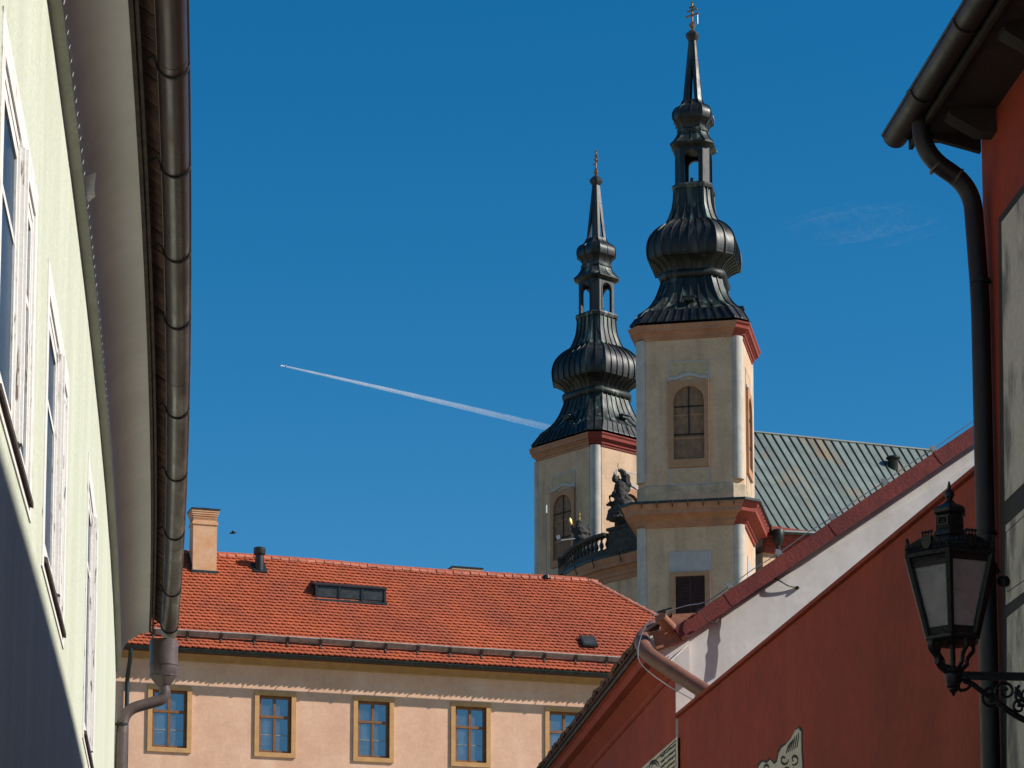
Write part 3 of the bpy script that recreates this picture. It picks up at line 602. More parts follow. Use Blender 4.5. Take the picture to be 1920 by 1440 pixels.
b = MB(); b.lathe(lc, [(.015, zb + .12), (.045, zb + .15), (.055, zb + .20), (.045, zb + .25), (.01, zb + .27)], 14); b.build('bulb', M['lamp_glass'], lan, smooth=60)
zc = lz(1256)
for k in range(4):                                   # S-shaped supports
    a = R(205 + 90 * k); d = V((math.cos(a), math.sin(a), 0))
    pts = catmull([tuple(lc + d * r + V((0, 0, z))) for r, z in ((.115, zb - .03), (.118, zb - .06), (.085, zb - .10), (.080, zb - .135), (.078, zc + .03), (.05, zc + .006), (.02, zc))], 4)
    b = MB(); b.tube(pts, .022 if k == 0 else .011, 6); b.build('support', M['iron'], lan, smooth=60)
b = MB(); b.lathe(lc, [(.02, lz(1200)), (.014, lz(1206)), (.014, zc)], 8); b.build('stem', M['iron'], lan)
b = MB(); b.lathe(lc, [(.05, zc + .006), (.055, zc), (.05, zc - .012), (.038, zc - .018), (.042, lz(1266)), (.036, lz(1278)), (.030, lz(1284)), (.034, lz(1287)), (.022, lz(1291)), (.024, lz(1294)), (.012, lz(1299)), (.002, lz(1306))], 14); b.build('pendant', M['iron'], lan, smooth=40)
# arm and scrollwork, running to the wall of house C
nC = -WC.n; armz = lz(1268)
tw = (WC.o - lc).dot(WC.n) / nC.dot(WC.n)           # distance from lantern axis to the wall
AP = lambda a, z, o=0: lc + nC * a + V((0, 0, z)) + WC.d * o
b = MB(); b.pbox(AP(.03, armz - .014, -.012), nC * (tw - .03), WC.d * .024, V((0, 0, .028))); b.pbox(AP(.03, armz + .010, -.018), nC * (tw - .03), WC.d * .036, V((0, 0, .012))); b.build('arm', M['iron'], lan)
b = MB(); b.pbox(AP(tw - .02, armz - .62, -.05), nC * .02, WC.d * .10, V((0, 0, .70))); b.build('wall_plate', M['iron'], lan)
def scroll(c, r, a0, turns, n=26, sh=.78): return [AP(c[0] + r * (1 - sh * k / n) * math.cos(a0 + turns * 2 * math.pi * k / n), c[1] + r * (1 - sh * k / n) * math.sin(a0 + turns * 2 * math.pi * k / n)) for k in range(n + 1)]
def curve(P, r, n=4):
    b = MB(); b.tube(catmull([tuple(AP(x, z)) for x, z in P], n), r, 6); b.build('scroll', M['iron'], lan, smooth=60)
zA = armz - .014
curve([(.03, zA - .052), (.055, zA - .052), (.075, zA - .04), (.085, zA - .02), (.07, zA - .003), (.045, zA - .004), (.028, zA - .02), (.025, zA - .042), (.04, zA - .06)], .008)
curve([(.05, zA - .006), (.09, zA - .02), (.13, zA - .05), (.17, zA - .08), (.20, zA - .10)], .013)
curve([(.20, zA - .10), (.27, zA - .15), (.34, zA - .19), (.42, zA - .22), (.55, zA - .30), (.70, zA - .44), (tw - .03, zA - .58)], .016)
for c, r, a0, tn in (((.185, zA - .09), .052, 1.6, 1.4), ((.255, zA - .055), .05, 3.4, -1.3), ((.36, zA - .075), .062, 2.2, 1.5), ((.32, zA - .13), .04, 0, 1.2), ((.46, zA - .085), .06, .4, -1.5), ((.43, zA - .17), .045, 2, 1.3), ((.58, zA - .12), .085, 1, 1.5), ((.60, zA - .24), .05, 3, -1.3), ((.74, zA - .2), .09, 0, 1.5)):
    b = MB(); b.tube(scroll(c, r, a0, tn), [.0085 - .003 * k / 26 for k in range(27)], 6); e = scroll(c, r, a0, tn)[-1]; b.lathe(e - V((0, 0, .01)), [(0, 0), (.012, .004), (.015, .011), (.01, .018), (0, .022)], 8)
    b.build('scroll', M['iron'], lan, smooth=60)
for c, a0 in (((.30, zA - .03), 5.2), ((.39, zA - .14), 5.6), ((.48, zA - .04), 4.4), ((.36, zA - .18), 5.4), ((.50, zA - .20), 5.2)):   # leaves
    b = MB(); tip = (c[0] + .075 * math.cos(a0), c[1] + .075 * math.sin(a0)); px_, pz_ = -math.sin(a0), math.cos(a0)
    P = [AP(*c), AP(c[0] + .03 * math.cos(a0) + .016 * px_, c[1] + .03 * math.sin(a0) + .016 * pz_), AP(*tip), AP(c[0] + .03 * math.cos(a0) - .016 * px_, c[1] + .03 * math.sin(a0) - .016 * pz_)]
    b.prism([p - WC.d * .006 for p in P], WC.d * .012); b.build('leaf', M['iron'], lan)
# outrigger ball stay behind the lantern
b = MB(); b.tube(catmull([tuple(lc + V((.195, .02, zt + .03))), tuple(lc + V((.215, .02, zt - .02))), tuple(lc + V((.235, .02, zt - .055)))], 4), .012, 6); b.lathe(lc + V((.255, .02, zt - .095)), [(0, -.03), (.025, -.024), (.034, 0), (.025, .022), (0, .028)], 10); b.build('side_stay', M['iron'], lan, smooth=50)

# ------------------------------------------------------------------ peach building with tiled roof
PD = V((3.21, 1, 0)).normalized(); PN = V((PD.y, -PD.x, 0)); PO = at(480, 1300, 88)
def fst(px, py, off=0):
    q = hit(px, py, PO + PN * off, PN) - PO; return q.dot(PD), q.z
def FP(s, z, off=0): return PO + PD * s + PN * off + V((0, 0, z))
S0, S1 = fst(120, 1300)[0], fst(1463, 1300)[0]
ZB = gz(0, 88) - PO.z - .6
EAVE = .60; ZE = fst(500, 1223, EAVE)[1]; RP = R(43)
ph = thing('peach_building', 'long peach plastered building with orange tiled roof and ochre framed windows', 'building', (PO.x, PO.y, PO.z + ZB))
WT = ZE - .30                                       # wall top
wins = []
for (xl, xr, yt, yb) in ((277.5, 360, 1283, 1404), (477.7, 555, 1292.5, 1414), (662.6, 738.5, 1303.5, 1427), (845.4, 919.5, 1314.5, 1436), (1021.5, 1096, 1326, 1448), (1196, 1268, 1337, 1459)):
    wins.append((fst(xl, yt)[0], fst(xr, yt)[0], fst(xl, yb)[1], fst(xl, yt)[1]))
wz0 = sum(q[2] for q in wins) / 6; wz1 = sum(q[3] for q in wins) / 6
b = MB(); 
sb = [S0] + [x for q in wins for x in (q[0] + .12, q[1] - .12)] + [S1]
def fbox(b, s0, s1, z0, z1, o0, o1, mi=0): return b.pbox(FP(s0, z0, o0), PD * (s1 - s0), PN * (o1 - o0), V((0, 0, z1 - z0)), mi)
fbox(b, S0, S1, ZB, wz0 + .12, -.4, 0); fbox(b, S0, S1, wz1 - .12, WT, -.4, 0)
for k in range(0, len(sb), 2): fbox(b, sb[k], sb[k + 1], wz0 + .12, wz1 - .12, -.4, 0)
b.build('wall', M['peach'], ph)
cp_ = [(-.05, WT - .001), (.02, WT - .03), (.05, WT), (.05, WT + .03)] + [(.05 + .36 * (1 - math.cos(a)), WT + .03 + .26 * math.sin(a)) for a in [R(15 * k) for k in range(1, 7)]] + [(-.05, WT + .29)]
b = MB(); b.prism([FP(S0, z, o) for o, z in cp_], PD * (S1 - S0)); b.build('cove_cornice', M['ochre_cove'], ph, smooth=25)
for i, (s0, s1, _, _) in enumerate(wins):
    z0, z1 = wz0, wz1
    P = lambda s, z, o: FP(s, z, o)
    b = MB(); ring_plate(b, *rect_pair(s0, s1, z0, z1, .145, .145, .145), P, -.03, .055); w_ = b.build('window', M['ochre_frame'], ph)
    i0, i1, j0, j1 = s0 + .145, s1 - .145, z0 + .145, z1 - .145
    b = MB(); b.pbox(FP(i0 - .02, j0 - .02, -.10), PD * (i1 - i0 + .04), V((0, 0, .015)), PN * .14 + V((0, 0, -.05))); b.pbox(FP(i0, j0 - .06, -.10), PD * (i1 - i0), V((0, 0, .06)), PN * .12); b.build('sill', M['ochre_frame'], w_)
    b = MB(); ring_plate(b, *rect_pair(i0, i1, j0, j1, .08, .08, .08), P, -.15, -.085)
    sm = (i0 + i1) / 2; zt_ = j0 + (j1 - j0) * .635
    fbox(b, sm - .045, sm + .045, j0 + .05, j1 - .05, -.15, -.075); fbox(b, i0 + .05, i1 - .05, zt_ - .04, zt_ + .04, -.15, -.065)
    b.build('frame', M['window_wood'], w_)
    b = MB(); zg = j0 + (zt_ - j0) * .5
    fbox(b, i0 + .05, i1 - .05, zg - .012, zg + .012, -.13, -.105); b.build('glazing_bar', M['rail_wood'], w_)
    for a, c in ((i0 + .055, sm - .04), (sm + .04, i1 - .055)):
        for e, f in ((j0 + .05, zg), (zg, zt_ - .03), (zt_ + .03, j1 - .05)):
            b = MB(); fbox(b, a, c, e + .006, f - .006, -.125, -.119); b.build('pane', M['glass'], w_)
    b = MB(); fbox(b, i0 + .17, i0 + .17 + random.uniform(.10, .28), j0 + .05 + random.uniform(0, .6), zt_ + random.choice([-.05, -.05, .4]), -.20, -.19); b.build('curtain', M['curtain'], w_)
    b = MB(); fbox(b, i0 - .1, i1 + .1, j0 - .1, j1 + .1, -.39, -.37); b.build('blind', M['room'], w_)
# roof frame: r along facade, u up the slope
RU = (-PN * math.cos(RP) + V((0, 0, math.sin(RP)))); RN = (PN * math.sin(RP) + V((0, 0, math.cos(RP))))
RO = FP(0, ZE, EAVE)
def rst(px, py, h=0):
    q = hit(px, py, RO + RN * h, RN) - RO; return q.dot(PD), q.dot(RU)
def RPt(s, u, h=0): return RO + PD * s + RU * u + RN * h + RN * (.035 * math.sin(s * .55 + 1) * min(1, max(0, u / 5)))
URIDGE = rst(757, 1067)[1]; SHIP = rst(1110, 1095)[0]; SHIPE = rst(1463, 1278)[0]
def hip_s(u): return SHIPE + (SHIP - SHIPE) * u / URIDGE
roof = MB(); q0, q1 = S0 - .5, SHIPE
back = -PN * (URIDGE * math.cos(RP) * 2)
roof.add([RPt(q0, .05, -.05), RPt(SHIPE, .05, -.05), RPt(SHIP, URIDGE, -.05), RPt(q0, URIDGE, -.05), RPt(q0, .05, -.25), RPt(SHIPE, .05, -.25), RPt(SHIP, URIDGE, -.25), RPt(q0, URIDGE, -.25)], [(0, 1, 2, 3), (4, 7, 6, 5), (0, 4, 5, 1), (1, 5, 6, 2), (2, 6, 7, 3), (3, 7, 4, 0)])
eB0, eB1 = RO + PD * q0 + back, RO + PD * SHIPE + back
roof.add([RPt(q0, URIDGE, -.05), RPt(SHIP, URIDGE, -.05), eB1, eB0, RPt(SHIPE, .05, -.05)], [(0, 1, 2, 3), (1, 4, 2)])
rf = roof.build('roof', M['underlay'], ph, smooth=0)
TW, TE = .19, .19
def tile_verts(o, x, y, z):
    t, L = .046, .27; w2 = TW * .5 - .004
    pl = [(-w2, .055), (-w2 * .5, .015), (0, 0), (w2 * .5, .015), (w2, .055), (w2, L), (-w2, L)]
    return [o + x * a + y * c + z * (t - .215 * c) for a, c in pl] + [o + x * a + y * c + z * (-.215 * c) for a, c in pl]
tf = [(0, 1, 2, 3, 4, 5, 6), (13, 12, 11, 10, 9, 8, 7)] + [(i, i + 7, (i + 1) % 7 + 7, (i + 1) % 7) for i in range(7)]
tl = MB(); tl.add(tile_verts(V((0, 0, 0)), V((1, 0, 0)), V((0, 1, 0)), V((0, 0, 1))), tf); tile_me = tl.mesh(M['tile'], smooth=0, name='tile')
cand = []
SV = rst(318, 1200)[0]
nrow = int(URIDGE / TE)
for j in range(nrow + 1):
    u = j * TE; s = q0 + .1 + (TW / 2 if j % 2 else 0)
    while s < hip_s(u) - .05:
        if s > SV - 2.5: cand.append((s, u))
        s += TW
def tdat(s, u):
    jx = random.uniform(-.007, .007); o = RPt(s, u + random.uniform(-.010, .010), random.uniform(0, .008))
    x = (PD + RU * jx * 1.5 + RN * random.uniform(-.02, .02)).normalized(); y = (RU - x * RU.dot(x)).normalized(); return o, x, y, x.cross(y)
vis = sorted([c for c in cand if c[0] > SV], key=lambda c: (RPt(*c) - EYE).length)
near = set(vis[:300]); rest = MB()
for c in cand:
    o, x, y, z = tdat(*c)
    if c in near: place('tile', tile_me, frameM(o, x, y, z), rf)
    else: rest.add(tile_verts(o, x, y, z), tf)
ro = rest.build('tiles', M['tile'], rf, smooth=0); ro['kind'] = 'stuff'
# ridge and hip tiles
rm = MB(); n_ = 8
rm.loft([[V((r * math.cos(math.pi * k / n_), y, r * math.sin(math.pi * k / n_))) for k in range(n_ + 1)] + [V(((r - .02) * math.cos(math.pi * k / n_), y, (r - .02) * math.sin(math.pi * k / n_))) for k in range(n_, -1, -1)] for y, r in ((0, .115), (.05, .115), (.051, .10), (.36, .092))])
ridge_me = rm.mesh(M['ridge_tile'], smooth=40, name='ridge_tile')
s = SV - 1.0
while s < SHIP:
    q = RPt(s, URIDGE, -.03) + V((0, 0, random.uniform(-.012, .012))); x = PN; y = (PD + V((0, 0, random.uniform(-.03, .03)))).normalized(); z = y.cross(-x).normalized()
    z = z if z.z > 0 else -z
    place('ridge_tile', ridge_me, frameM(q, z.cross(y) * -1, y, z), rf); s += .30
hd = (RPt(SHIPE, 0, 0) - RPt(SHIP, URIDGE, 0)); hl = hd.length; hd.normalize(); hz = (V((0, 0, 1)) - hd * hd.z).normalized(); a = 0
while a < hl - .2:
    place('hip_tile', ridge_me, frameM(RPt(SHIP, URIDGE, -.02) + hd * a, hd.cross(hz), hd, hz), rf); a += .31
# gutter and its brackets
PG, PGO, PGZ = .088, EAVE + .10, ZE - .075
b = MB(); b.prism([FP(S0 - .5, PGZ + z, PGO + x) for x, z in trough(PG, .008, 10)], PD * (SHIPE - S0 + .4)); b.tube([FP(S0 - .5, PGZ, PGO + PG), FP(SHIPE - .1, PGZ, PGO + PG)], .014, 6)
pgut = b.build('gutter', M['patina_dark'], ph, smooth=50)
s = S0 + .3
while s < SHIPE - .3:
    b = MB(); b.tube([FP(s, PGZ - (PG + .008) * math.sin(q), PGO + (PG + .008) * math.cos(q)) for q in [math.pi * k / 8 for k in range(9)]] + [FP(s, PGZ + .07, PGO - PG - .06)], .014, 5); b.build('bracket', M['patina_dark'], pgut); s += 1.08
b = MB(); b.pbox(RPt(q0, .10, -.075), PD * (SHIPE - q0 - .2), RU * .9, RN * .02); b.pbox(FP(q0, ZE - .06, .42), PD * (SHIPE - q0 - .6), PN * .025, V((0, 0, .14))); b.build('eave_board', M['old_wood'], ph)
# downpipe at the left end
q = FP(fst(237, 1300)[0], 0, .12); b = MB(); b.tube(arc_pts([FP(fst(237, 1300)[0], PGZ - .05, PGO), FP(fst(237, 1300)[0], PGZ - .35, PGO - .05), FP(fst(237, 1300)[0], PGZ - .9, .12), V((q.x, q.y, PO.z + ZB + .2))]), .07, 10); b.build('downpipe', M['patina_dark'], ph, smooth=60)
# snow guard: timber rail lengths on brackets
ug = rst(500, 1199, .1)[1]; s = SV - .5
while s < rst(1200, 1240)[0]:
    b = MB(); b.cbox(RPt(s + .53, ug, .17) + RN * random.uniform(-.01, .01), PD * 1.04 + RN * random.uniform(-.02, .02), RU * .05, RN * .19); b.build('snow_rail', M['rail_wood'], ph)
    b = MB(); b.cbox(RPt(s, ug - .045, .13), PD * .09, RU * .05, RN * .28); b.cbox(RPt(s, ug - .02, .05), PD * .05, RU * .5, RN * .02); b.build('rail_bracket', M['old_wood'], ph); s += 1.07
b = MB(); b.tube([RPt(SV - .5, ug - .05, .06), RPt(rst(1200, 1240)[0], ug - .05, .06)], .018, 6); b.build('guard_wire', M['old_wood'], ph)
# chimneys
def chimney(pxl, pxr, pyb, pyt, depth, nm, uoff=None):
    s0, u0 = rst(pxl, pyb); s1, _ = rst(pxr, pyb)
    if uoff is not None: u0 = uoff
    base = RO + PD * s0 + RU * u0; wd = s1 - s0
    if uoff is not None: base = RO + PD * s0 + RU * URIDGE - PN * .9 + V((0, 0, -.9))
    d = (base - RO).dot(-PN) ; pl = base
    top = EYE + ray(pxl, pyt) * ((pl - EYE).dot(PN) / ray(pxl, pyt).dot(PN)); H = top.z - base.z
    b = MB(); b.pbox(base - V((0, 0, .9)), PD * wd, -PN * depth, V((0, 0, H + .9 - .32))); c = b.build('chimney', M['chimney'], ph)
    b = MB(); 
    for z, e, h in ((-.55, .03, .09), (-.40, .0, .16), (-.26, .025, .06), (-.20, .045, .07), (-.13, .065, .06)):
        b.pbox(base + V((0, 0, H + z)) - PD * e + PN * e, PD * (wd + 2 * e), -PN * (depth + 2 * e), V((0, 0, h)))
    b.build('cap', M['chimney'], c)
    b = MB(); e = .085; b.pbox(base + V((0, 0, H - .068)) - PD * e + PN * e, PD * (wd + 2 * e), -PN * (depth + 2 * e), V((0, 0, .05))); b.build('cover_slab', M['vent_metal'], c)
    if uoff is None:
        b = MB(); b.pbox(base - PD * .05 + PN * .06 - V((0, 0, .12)), PD * (wd + .10), -PN * .08 + V((0, 0, .01)), V((0, 0, .22))); b.pbox(base - PD * .04 + PN * .03 - V((0, 0, .12)), PD * .03, RU * 1.0, V((0, 0, .3))); b.build('flashing', M['patina_dark'], c)
        b = MB(); b.cbox(base + PD * wd * .55 - PN * depth * .4 + V((0, 0, H + .02)), PD * .25, PN * .2, V((0, 0, .06))); b.build('chimney_pot', M['vent_metal'], c)
chimney(361, 405, 1074, 951, .62, 0)
chimney(866, 916, 1080, 1062, .7, 1, 1)
# round vent pipe
s, u = rst(486, 1070); vb = RPt(s, u); b = MB(); b.lathe(vb, [(.155, -.3), (.15, .25), (.14, .50), (.19, .51), (.20, .53), (.20, .72), (.17, .745), (.05, .75)], 18); vo = b.build('vent_pipe', M['vent_metal'], ph, smooth=40)
b = MB(); b.cbox(vb + RN * .04 + RU * .05, PD * .46, RU * .55, RN * .05); b.build('vent_flashing', M['patina_dark'], vo)
# triple roof light standing out of the tiles
(sa, ua), (sb_, ub) = rst(593, 1122), rst(722, 1132); um = (ua + ub) / 2
A0 = RPt(sa, um, -.05); Ld = (sb_ - sa); Hd = .50; slope_in = -PN * .95 + V((0, 0, .30))
b = MB(); b.add([A0, A0 + PD * Ld, A0 + PD * Ld + V((0, 0, Hd)), A0 + V((0, 0, Hd)), A0 - PN * .55 + V((0, 0, .0)), A0 + PD * Ld - PN * .55, A0 + PD * Ld + slope_in + V((0, 0, Hd)), A0 + slope_in + V((0, 0, Hd))], [(0, 1, 2, 3), (4, 7, 6, 5), (0, 4, 5, 1), (3, 2, 6, 7), (0, 3, 7, 4), (1, 5, 6, 2)])
sk = b.build('roof_light', M['vent_metal'], ph, smooth=0)
for k in range(3):
    a0 = Ld * k / 3 + .05; a1 = Ld * (k + 1) / 3 - .05
    b = MB(); b.pbox(A0 + PD * a0 + V((0, 0, .11)) + PN * .006, PD * (a1 - a0), PN * .008, V((0, 0, Hd - .17))); b.build('pane', M['sky_glass'], sk)
for k in range(4):
    b = MB(); b.pbox(A0 + PD * (Ld * k / 3 - .035) + PN * .002, PD * .07, PN * .045, V((0, 0, Hd))); b.build('frame_post', M['vent_metal'], sk)
b = MB(); b.pbox(A0 - PD * .05 + V((0, 0, Hd - .02)) + PN * .07, PD * (Ld + .1), slope_in - PN * .09, V((0, 0, .05))); b.build('hood', M['vent_metal'], sk)
b = MB(); b.pbox(A0 - PD * .05 + PN * .002 + V((0, 0, .0)), PD * (Ld + .1), PN * .16 + V((0, 0, -.06)), V((0, 0, .06))); b.build('sill', M['patina_dark'], sk)
# roof hatch
s, u = rst(1105, 1214); b = MB(); b.cbox(RPt(s, u + .2, .11), PD * .52, RU * .62, RN * .06); hh = b.build('roof_hatch', M['patina_dark'], ph)
b = MB(); b.cbox(RPt(s, u + .2, .145), PD * .42, RU * .50, RN * .012); b.build('pane', M['sky_glass'], hh)
# thin lightning rod on the ridge
q = RPt(rst(1024, 1086)[0], URIDGE, .05); tp_ = hit(1023, 962, q, PN); b = MB(); b.tube([q, V((q.x, q.y, tp_.z))], .016, 6); b.lathe(q, [(.16, -.05), (.12, .06), (.02, .1)], 10); lr = b.build('lightning_rod', M['vent_metal'], ph)
b = MB(); b.tube([V((q.x, q.y, tp_.z)), V((q.x, q.y, tp_.z + .28))], .03, 6); b.build('rod_tip', M['curtain'], lr)

# ------------------------------------------------------------------ church: two onion-domed towers, bowed front, copper nave roof
YR = 140.0; YL = YR * 1.148
TR = at(1303, 600, YR); TL = at(1119.5, 815, YL)
church = thing('church', 'baroque church with two black onion-domed towers and green copper nave roof', 'church', (8.5, 148, 18))
def octa(c, a, cr, z, rot):
    out = []
    for k in range(4):
        th = rot + math.pi / 2 * k; n = V((math.cos(th), math.sin(th), 0)); t = V((-n.y, n.x, 0)); h = a * (1 - cr)
        out += [V((c.x, c.y, z)) + n * a - t * h, V((c.x, c.y, z)) + n * a + t * h]
    return out
def zr(y): return 1.6 + YR * rz(y)
def zf(y, d): return 1.6 + (YR - d) * rz(y)
ZS = dict(base=17.0)
def sheet(tw, c, rot, prof, nbig, nch, mt, th=.05, rib=.055, name='panel', sub=3, smooth=True):
    P = catmull(prof, sub) if sub > 1 else prof
    rings = [octa(c, a, cr, z, rot) for a, cr, z in P]
    m = len(P)
    for side in range(8):
        i, j = side, (side + 1) % 8
        n = nbig if side % 2 == 0 else nch
        mid0 = (rings[0][i] + rings[0][j]) / 2; nh = (mid0 - V((c.x, c.y, mid0.z))).normalized()
        nr = []
        for k in range(m):
            a = rings[max(k - 1, 0)]; e = rings[min(k + 1, m - 1)]
            d = ((e[i] + e[j]) - (a[i] + a[j])) / 2; da, dz = d.dot(nh), d.z
            v = nh * dz - V((0, 0, 1)) * da
            if dz < 0: v = nh * dz - V((0, 0, 1)) * da
            v = v if v.length > 1e-6 else nh
            nr.append(v.normalized() if P[-1][2] > P[0][2] else -v.normalized())
        for q in range(n):
            b = MB(); o_ = []; w_ = []
            for k in range(m):
                A, B_ = rings[k][i], rings[k][j]; l = A.lerp(B_, q / n); r_ = A.lerp(B_, (q + 1) / n)
                o_.append([l, r_, r_ - nr[k] * th, l - nr[k] * th]); t = (B_ - A).normalized()
                rw = min(.045, (B_ - A).length / n * .25)
                w_.append([l - t * rw * .6, l + t * rw * .6, l + t * rw * .5 + nr[k] * rib, l - t * rw * .5 + nr[k] * rib])
            b.loft(o_); b.loft(w_); b.build(name, mt, tw, smooth=40)
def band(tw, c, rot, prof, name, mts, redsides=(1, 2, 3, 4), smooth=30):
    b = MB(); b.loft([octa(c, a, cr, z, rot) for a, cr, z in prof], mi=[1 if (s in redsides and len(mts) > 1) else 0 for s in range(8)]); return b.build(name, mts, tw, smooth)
def tower(c, rot, label):
    A = 2.66; CRS = .19
    cbz, ctz = zr(665), zr(640)                       # upper cornice
    lgz, lbz = zr(969), zr(1011)                      # lower cornice top and bottom
    b = MB(); b.loft([octa(c, A, CRS, z, rot) for z in (15.5, cbz + .05)]); tw = b.build('tower', M['cream'], church); tw['label'] = label
    for k in range(4):                                # rounded corner pilasters
        ring0 = octa(c, A, CRS, 0, rot); p, q = ring0[2 * k + 1], ring0[(2 * k + 2) % 8]; mid = (p + q) / 2; n = (mid - V((c.x, c.y, 0))).normalized(); t = (q - p).normalized(); hw = (q - p).length / 2 - .05
        sec = [mid + t * hw * math.cos(a) + n * (.02 + .26 * math.sin(a)) for a in [math.pi * x / 8 for x in range(9)]] + [mid - t * hw - n * .1, mid + t * hw - n * .1]
        for z0, z1 in ((15.5, lbz + .02), (lgz + 1.2, cbz + .03)):
            b = MB(); b.loft([[V((x.x, x.y, z)) for x in sec] for z in (z0, z1)]); b.build('corner_pilaster', M['pale_stone'], tw, smooth=40)
    # cornices
    d = ctz - cbz
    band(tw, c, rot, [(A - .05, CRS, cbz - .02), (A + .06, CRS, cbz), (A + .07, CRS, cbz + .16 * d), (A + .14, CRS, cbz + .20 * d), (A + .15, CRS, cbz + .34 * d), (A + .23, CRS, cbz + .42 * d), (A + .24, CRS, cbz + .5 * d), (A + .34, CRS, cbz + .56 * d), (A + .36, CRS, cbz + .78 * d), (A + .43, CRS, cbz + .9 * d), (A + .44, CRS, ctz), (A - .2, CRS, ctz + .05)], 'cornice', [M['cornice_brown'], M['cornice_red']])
    d = lgz - lbz
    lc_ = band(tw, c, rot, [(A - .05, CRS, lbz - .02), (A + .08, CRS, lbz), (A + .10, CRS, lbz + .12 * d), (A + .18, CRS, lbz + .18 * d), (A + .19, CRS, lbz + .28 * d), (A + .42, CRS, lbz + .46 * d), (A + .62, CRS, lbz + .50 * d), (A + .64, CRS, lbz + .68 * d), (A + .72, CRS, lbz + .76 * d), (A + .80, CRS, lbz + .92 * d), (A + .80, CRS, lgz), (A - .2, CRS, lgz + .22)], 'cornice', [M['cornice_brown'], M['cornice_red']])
    b = MB(); o8 = octa(c, A + .87, CRS, lgz, rot); o8b = octa(c, A + .73, CRS, lgz + .02, rot)
    b.loft([[p + V((0, 0, .02)) for p in o8], [p - V((0, 0, .10)) for p in o8], [p - V((0, 0, .10)) for p in o8b], o8b], caps=False); b.build('cornice_gutter', M['patina_dark'], tw)
    for k in range(4):
        th = rot + math.pi / 2 * k; n = V((math.cos(th), math.sin(th), 0)); t = V((-n.y, n.x, 0))
        for q in range(7):
            s_ = -2.3 + 4.6 * q / 6; e = V((c.x, c.y, lgz)) + n * (A + .875) + t * s_
            b = MB(); b.tube([e + V((0, 0, .04)), e - V((0, 0, .12)), e - n * .12 - V((0, 0, .32))], .022, 5); b.build('gutter_bracket', M['iron'], tw)
    band(tw, c, rot, [(A + .03, CRS, lgz), (A + .06, CRS, lgz + .05), (A + .06, CRS, lgz + .95), (A + .02, CRS, lgz + 1.0)], 'plinth', [M['plinth']])
    # windows on each face
    for k in range(4):
        th = rot + math.pi / 2 * k; n = V((math.cos(th), math.sin(th), 0)); t = V((-n.y, n.x, 0))
        P = lambda s, z, o: V((c.x, c.y, 0)) + n * (A + o) + t * s + V((0, 0, z))
        bx = lambda s0, s1, z0, z1, o0, o1, mb: mb.pbox(P(s0, z0, o0), t * (s1 - s0), n * (o1 - o0), V((0, 0, z1 - z0)))
        w0, w1 = zf(861, A), zf(724, A); hw = .77; zs = w1 - hw
        o0, o1 = zf(876, A), zf(713, A)
        b = MB(); ring_plate(b, *arch_pair(hw, w0, zs, .24, w0 - o0, o1), P, -.03, .14); b.build('window_surround', M['surround'], tw, smooth=0)
        b = MB(); inn, _ = arch_pair(hw - .005, w0, zs, .1, .1, w1); b.prism([P(x, z, -.04) for x, z in inn], n * .055); b.build('window_board', M['board'], tw, smooth=0)
        b = MB(); bx(-.03, .03, zf(816, A), w1 - .02, .015, .05, b); bx(-hw, hw, zf(763, A), zf(760.5, A), .015, .05, b); bx(-hw, hw, zf(816, A), zf(813, A), .015, .05, b); b.build('window_bar', M['bar'], tw)
        b = MB(); bx(-hw, hw, zf(778.5, A), zf(777, A), .015, .03, b); bx(-hw, hw, zf(822, A), zf(820, A), .015, .03, b); b.build('window_batten', M['surround'], tw)
        # eyebrow and panels
        p0, p1 = zf(716, A), zf(676, A)
        b = MB(); ring_plate(b, *rect_pair(-1.02, 1.02, p0 + .1, p1, .07, .05, .07), P, 0, .03); b.build('panel_border', M['grey_plaster'], tw)
        b = MB(); bx(-.95, .95, p0 + .15, p1 - .07, -.02, .018, b); b.build('relief_panel', M['relief'], tw)
        eb = [(-1.03, .0), (-1.03, .14), (-.85, .22), (-.6, .22), (-.35, .34), (0, .40), (.35, .34), (.6, .22), (.85, .22), (1.03, .14), (1.03, 0)]
        b = MB(); lo = [(x, (z - .17) if 0 < q < 10 else z - .15) for q, (x, z) in enumerate(eb)]
        b.loft([[P(x, o1 + z, o) for o, (x, z) in ((.0, e), (.085, e), (.085, l), (.0, l))] for e, l in zip(eb, lo)]); b.build('eyebrow', M['grey_plaster'], tw, smooth=50)
        g0, g1 = zf(912, A), zf(877, A)
        b = MB(); ring_plate(b, *rect_pair(-1.0, 1.0, g0, g1, .08, .16, .10), P, 0, .03); b.build('panel_border', M['grey_plaster'], tw)
        b = MB(); bx(-.92, .92, g0 + .16, g1 - .10, -.02, .02, b); b.build('relief_panel', M['relief'], tw)
        # lower storey: louvred shutters under a grey panel
        s0, s1 = zf(1190, A), zf(1080, A); t1 = zf(1072, A); h1 = zf(1033, A)
        b = MB(); ring_plate(b, *rect_pair(-1.0, 1.0, s0 - .2, t1, .27, .2, t1 - s1), P, -.02, .13); b.build('window_surround', M['surround'], tw)
        b = MB(); bx(-1.07, 1.07, s0 - .2, h1, -.02, .03, b); b.build('grey_panel', M['grey_plaster'], tw)
        b = MB(); bx(-.73, .73, s0, s1, .02, .035, b)
        z = s0 + .05
        while z < s1 - .08:
            for sd in (-1, 1): b.pbox(P(.04 if sd > 0 else -.70, z, .035), t * .66, n * .05 - V((0, 0, .05)), V((0, 0, .035)))
            z += .115
        bx(-.04, .04, s0, s1, .03, .09, b); b.build('shutter', M['shutter'], tw, smooth=0)
    # roof tiers, bottom to top
    E = zr(632)
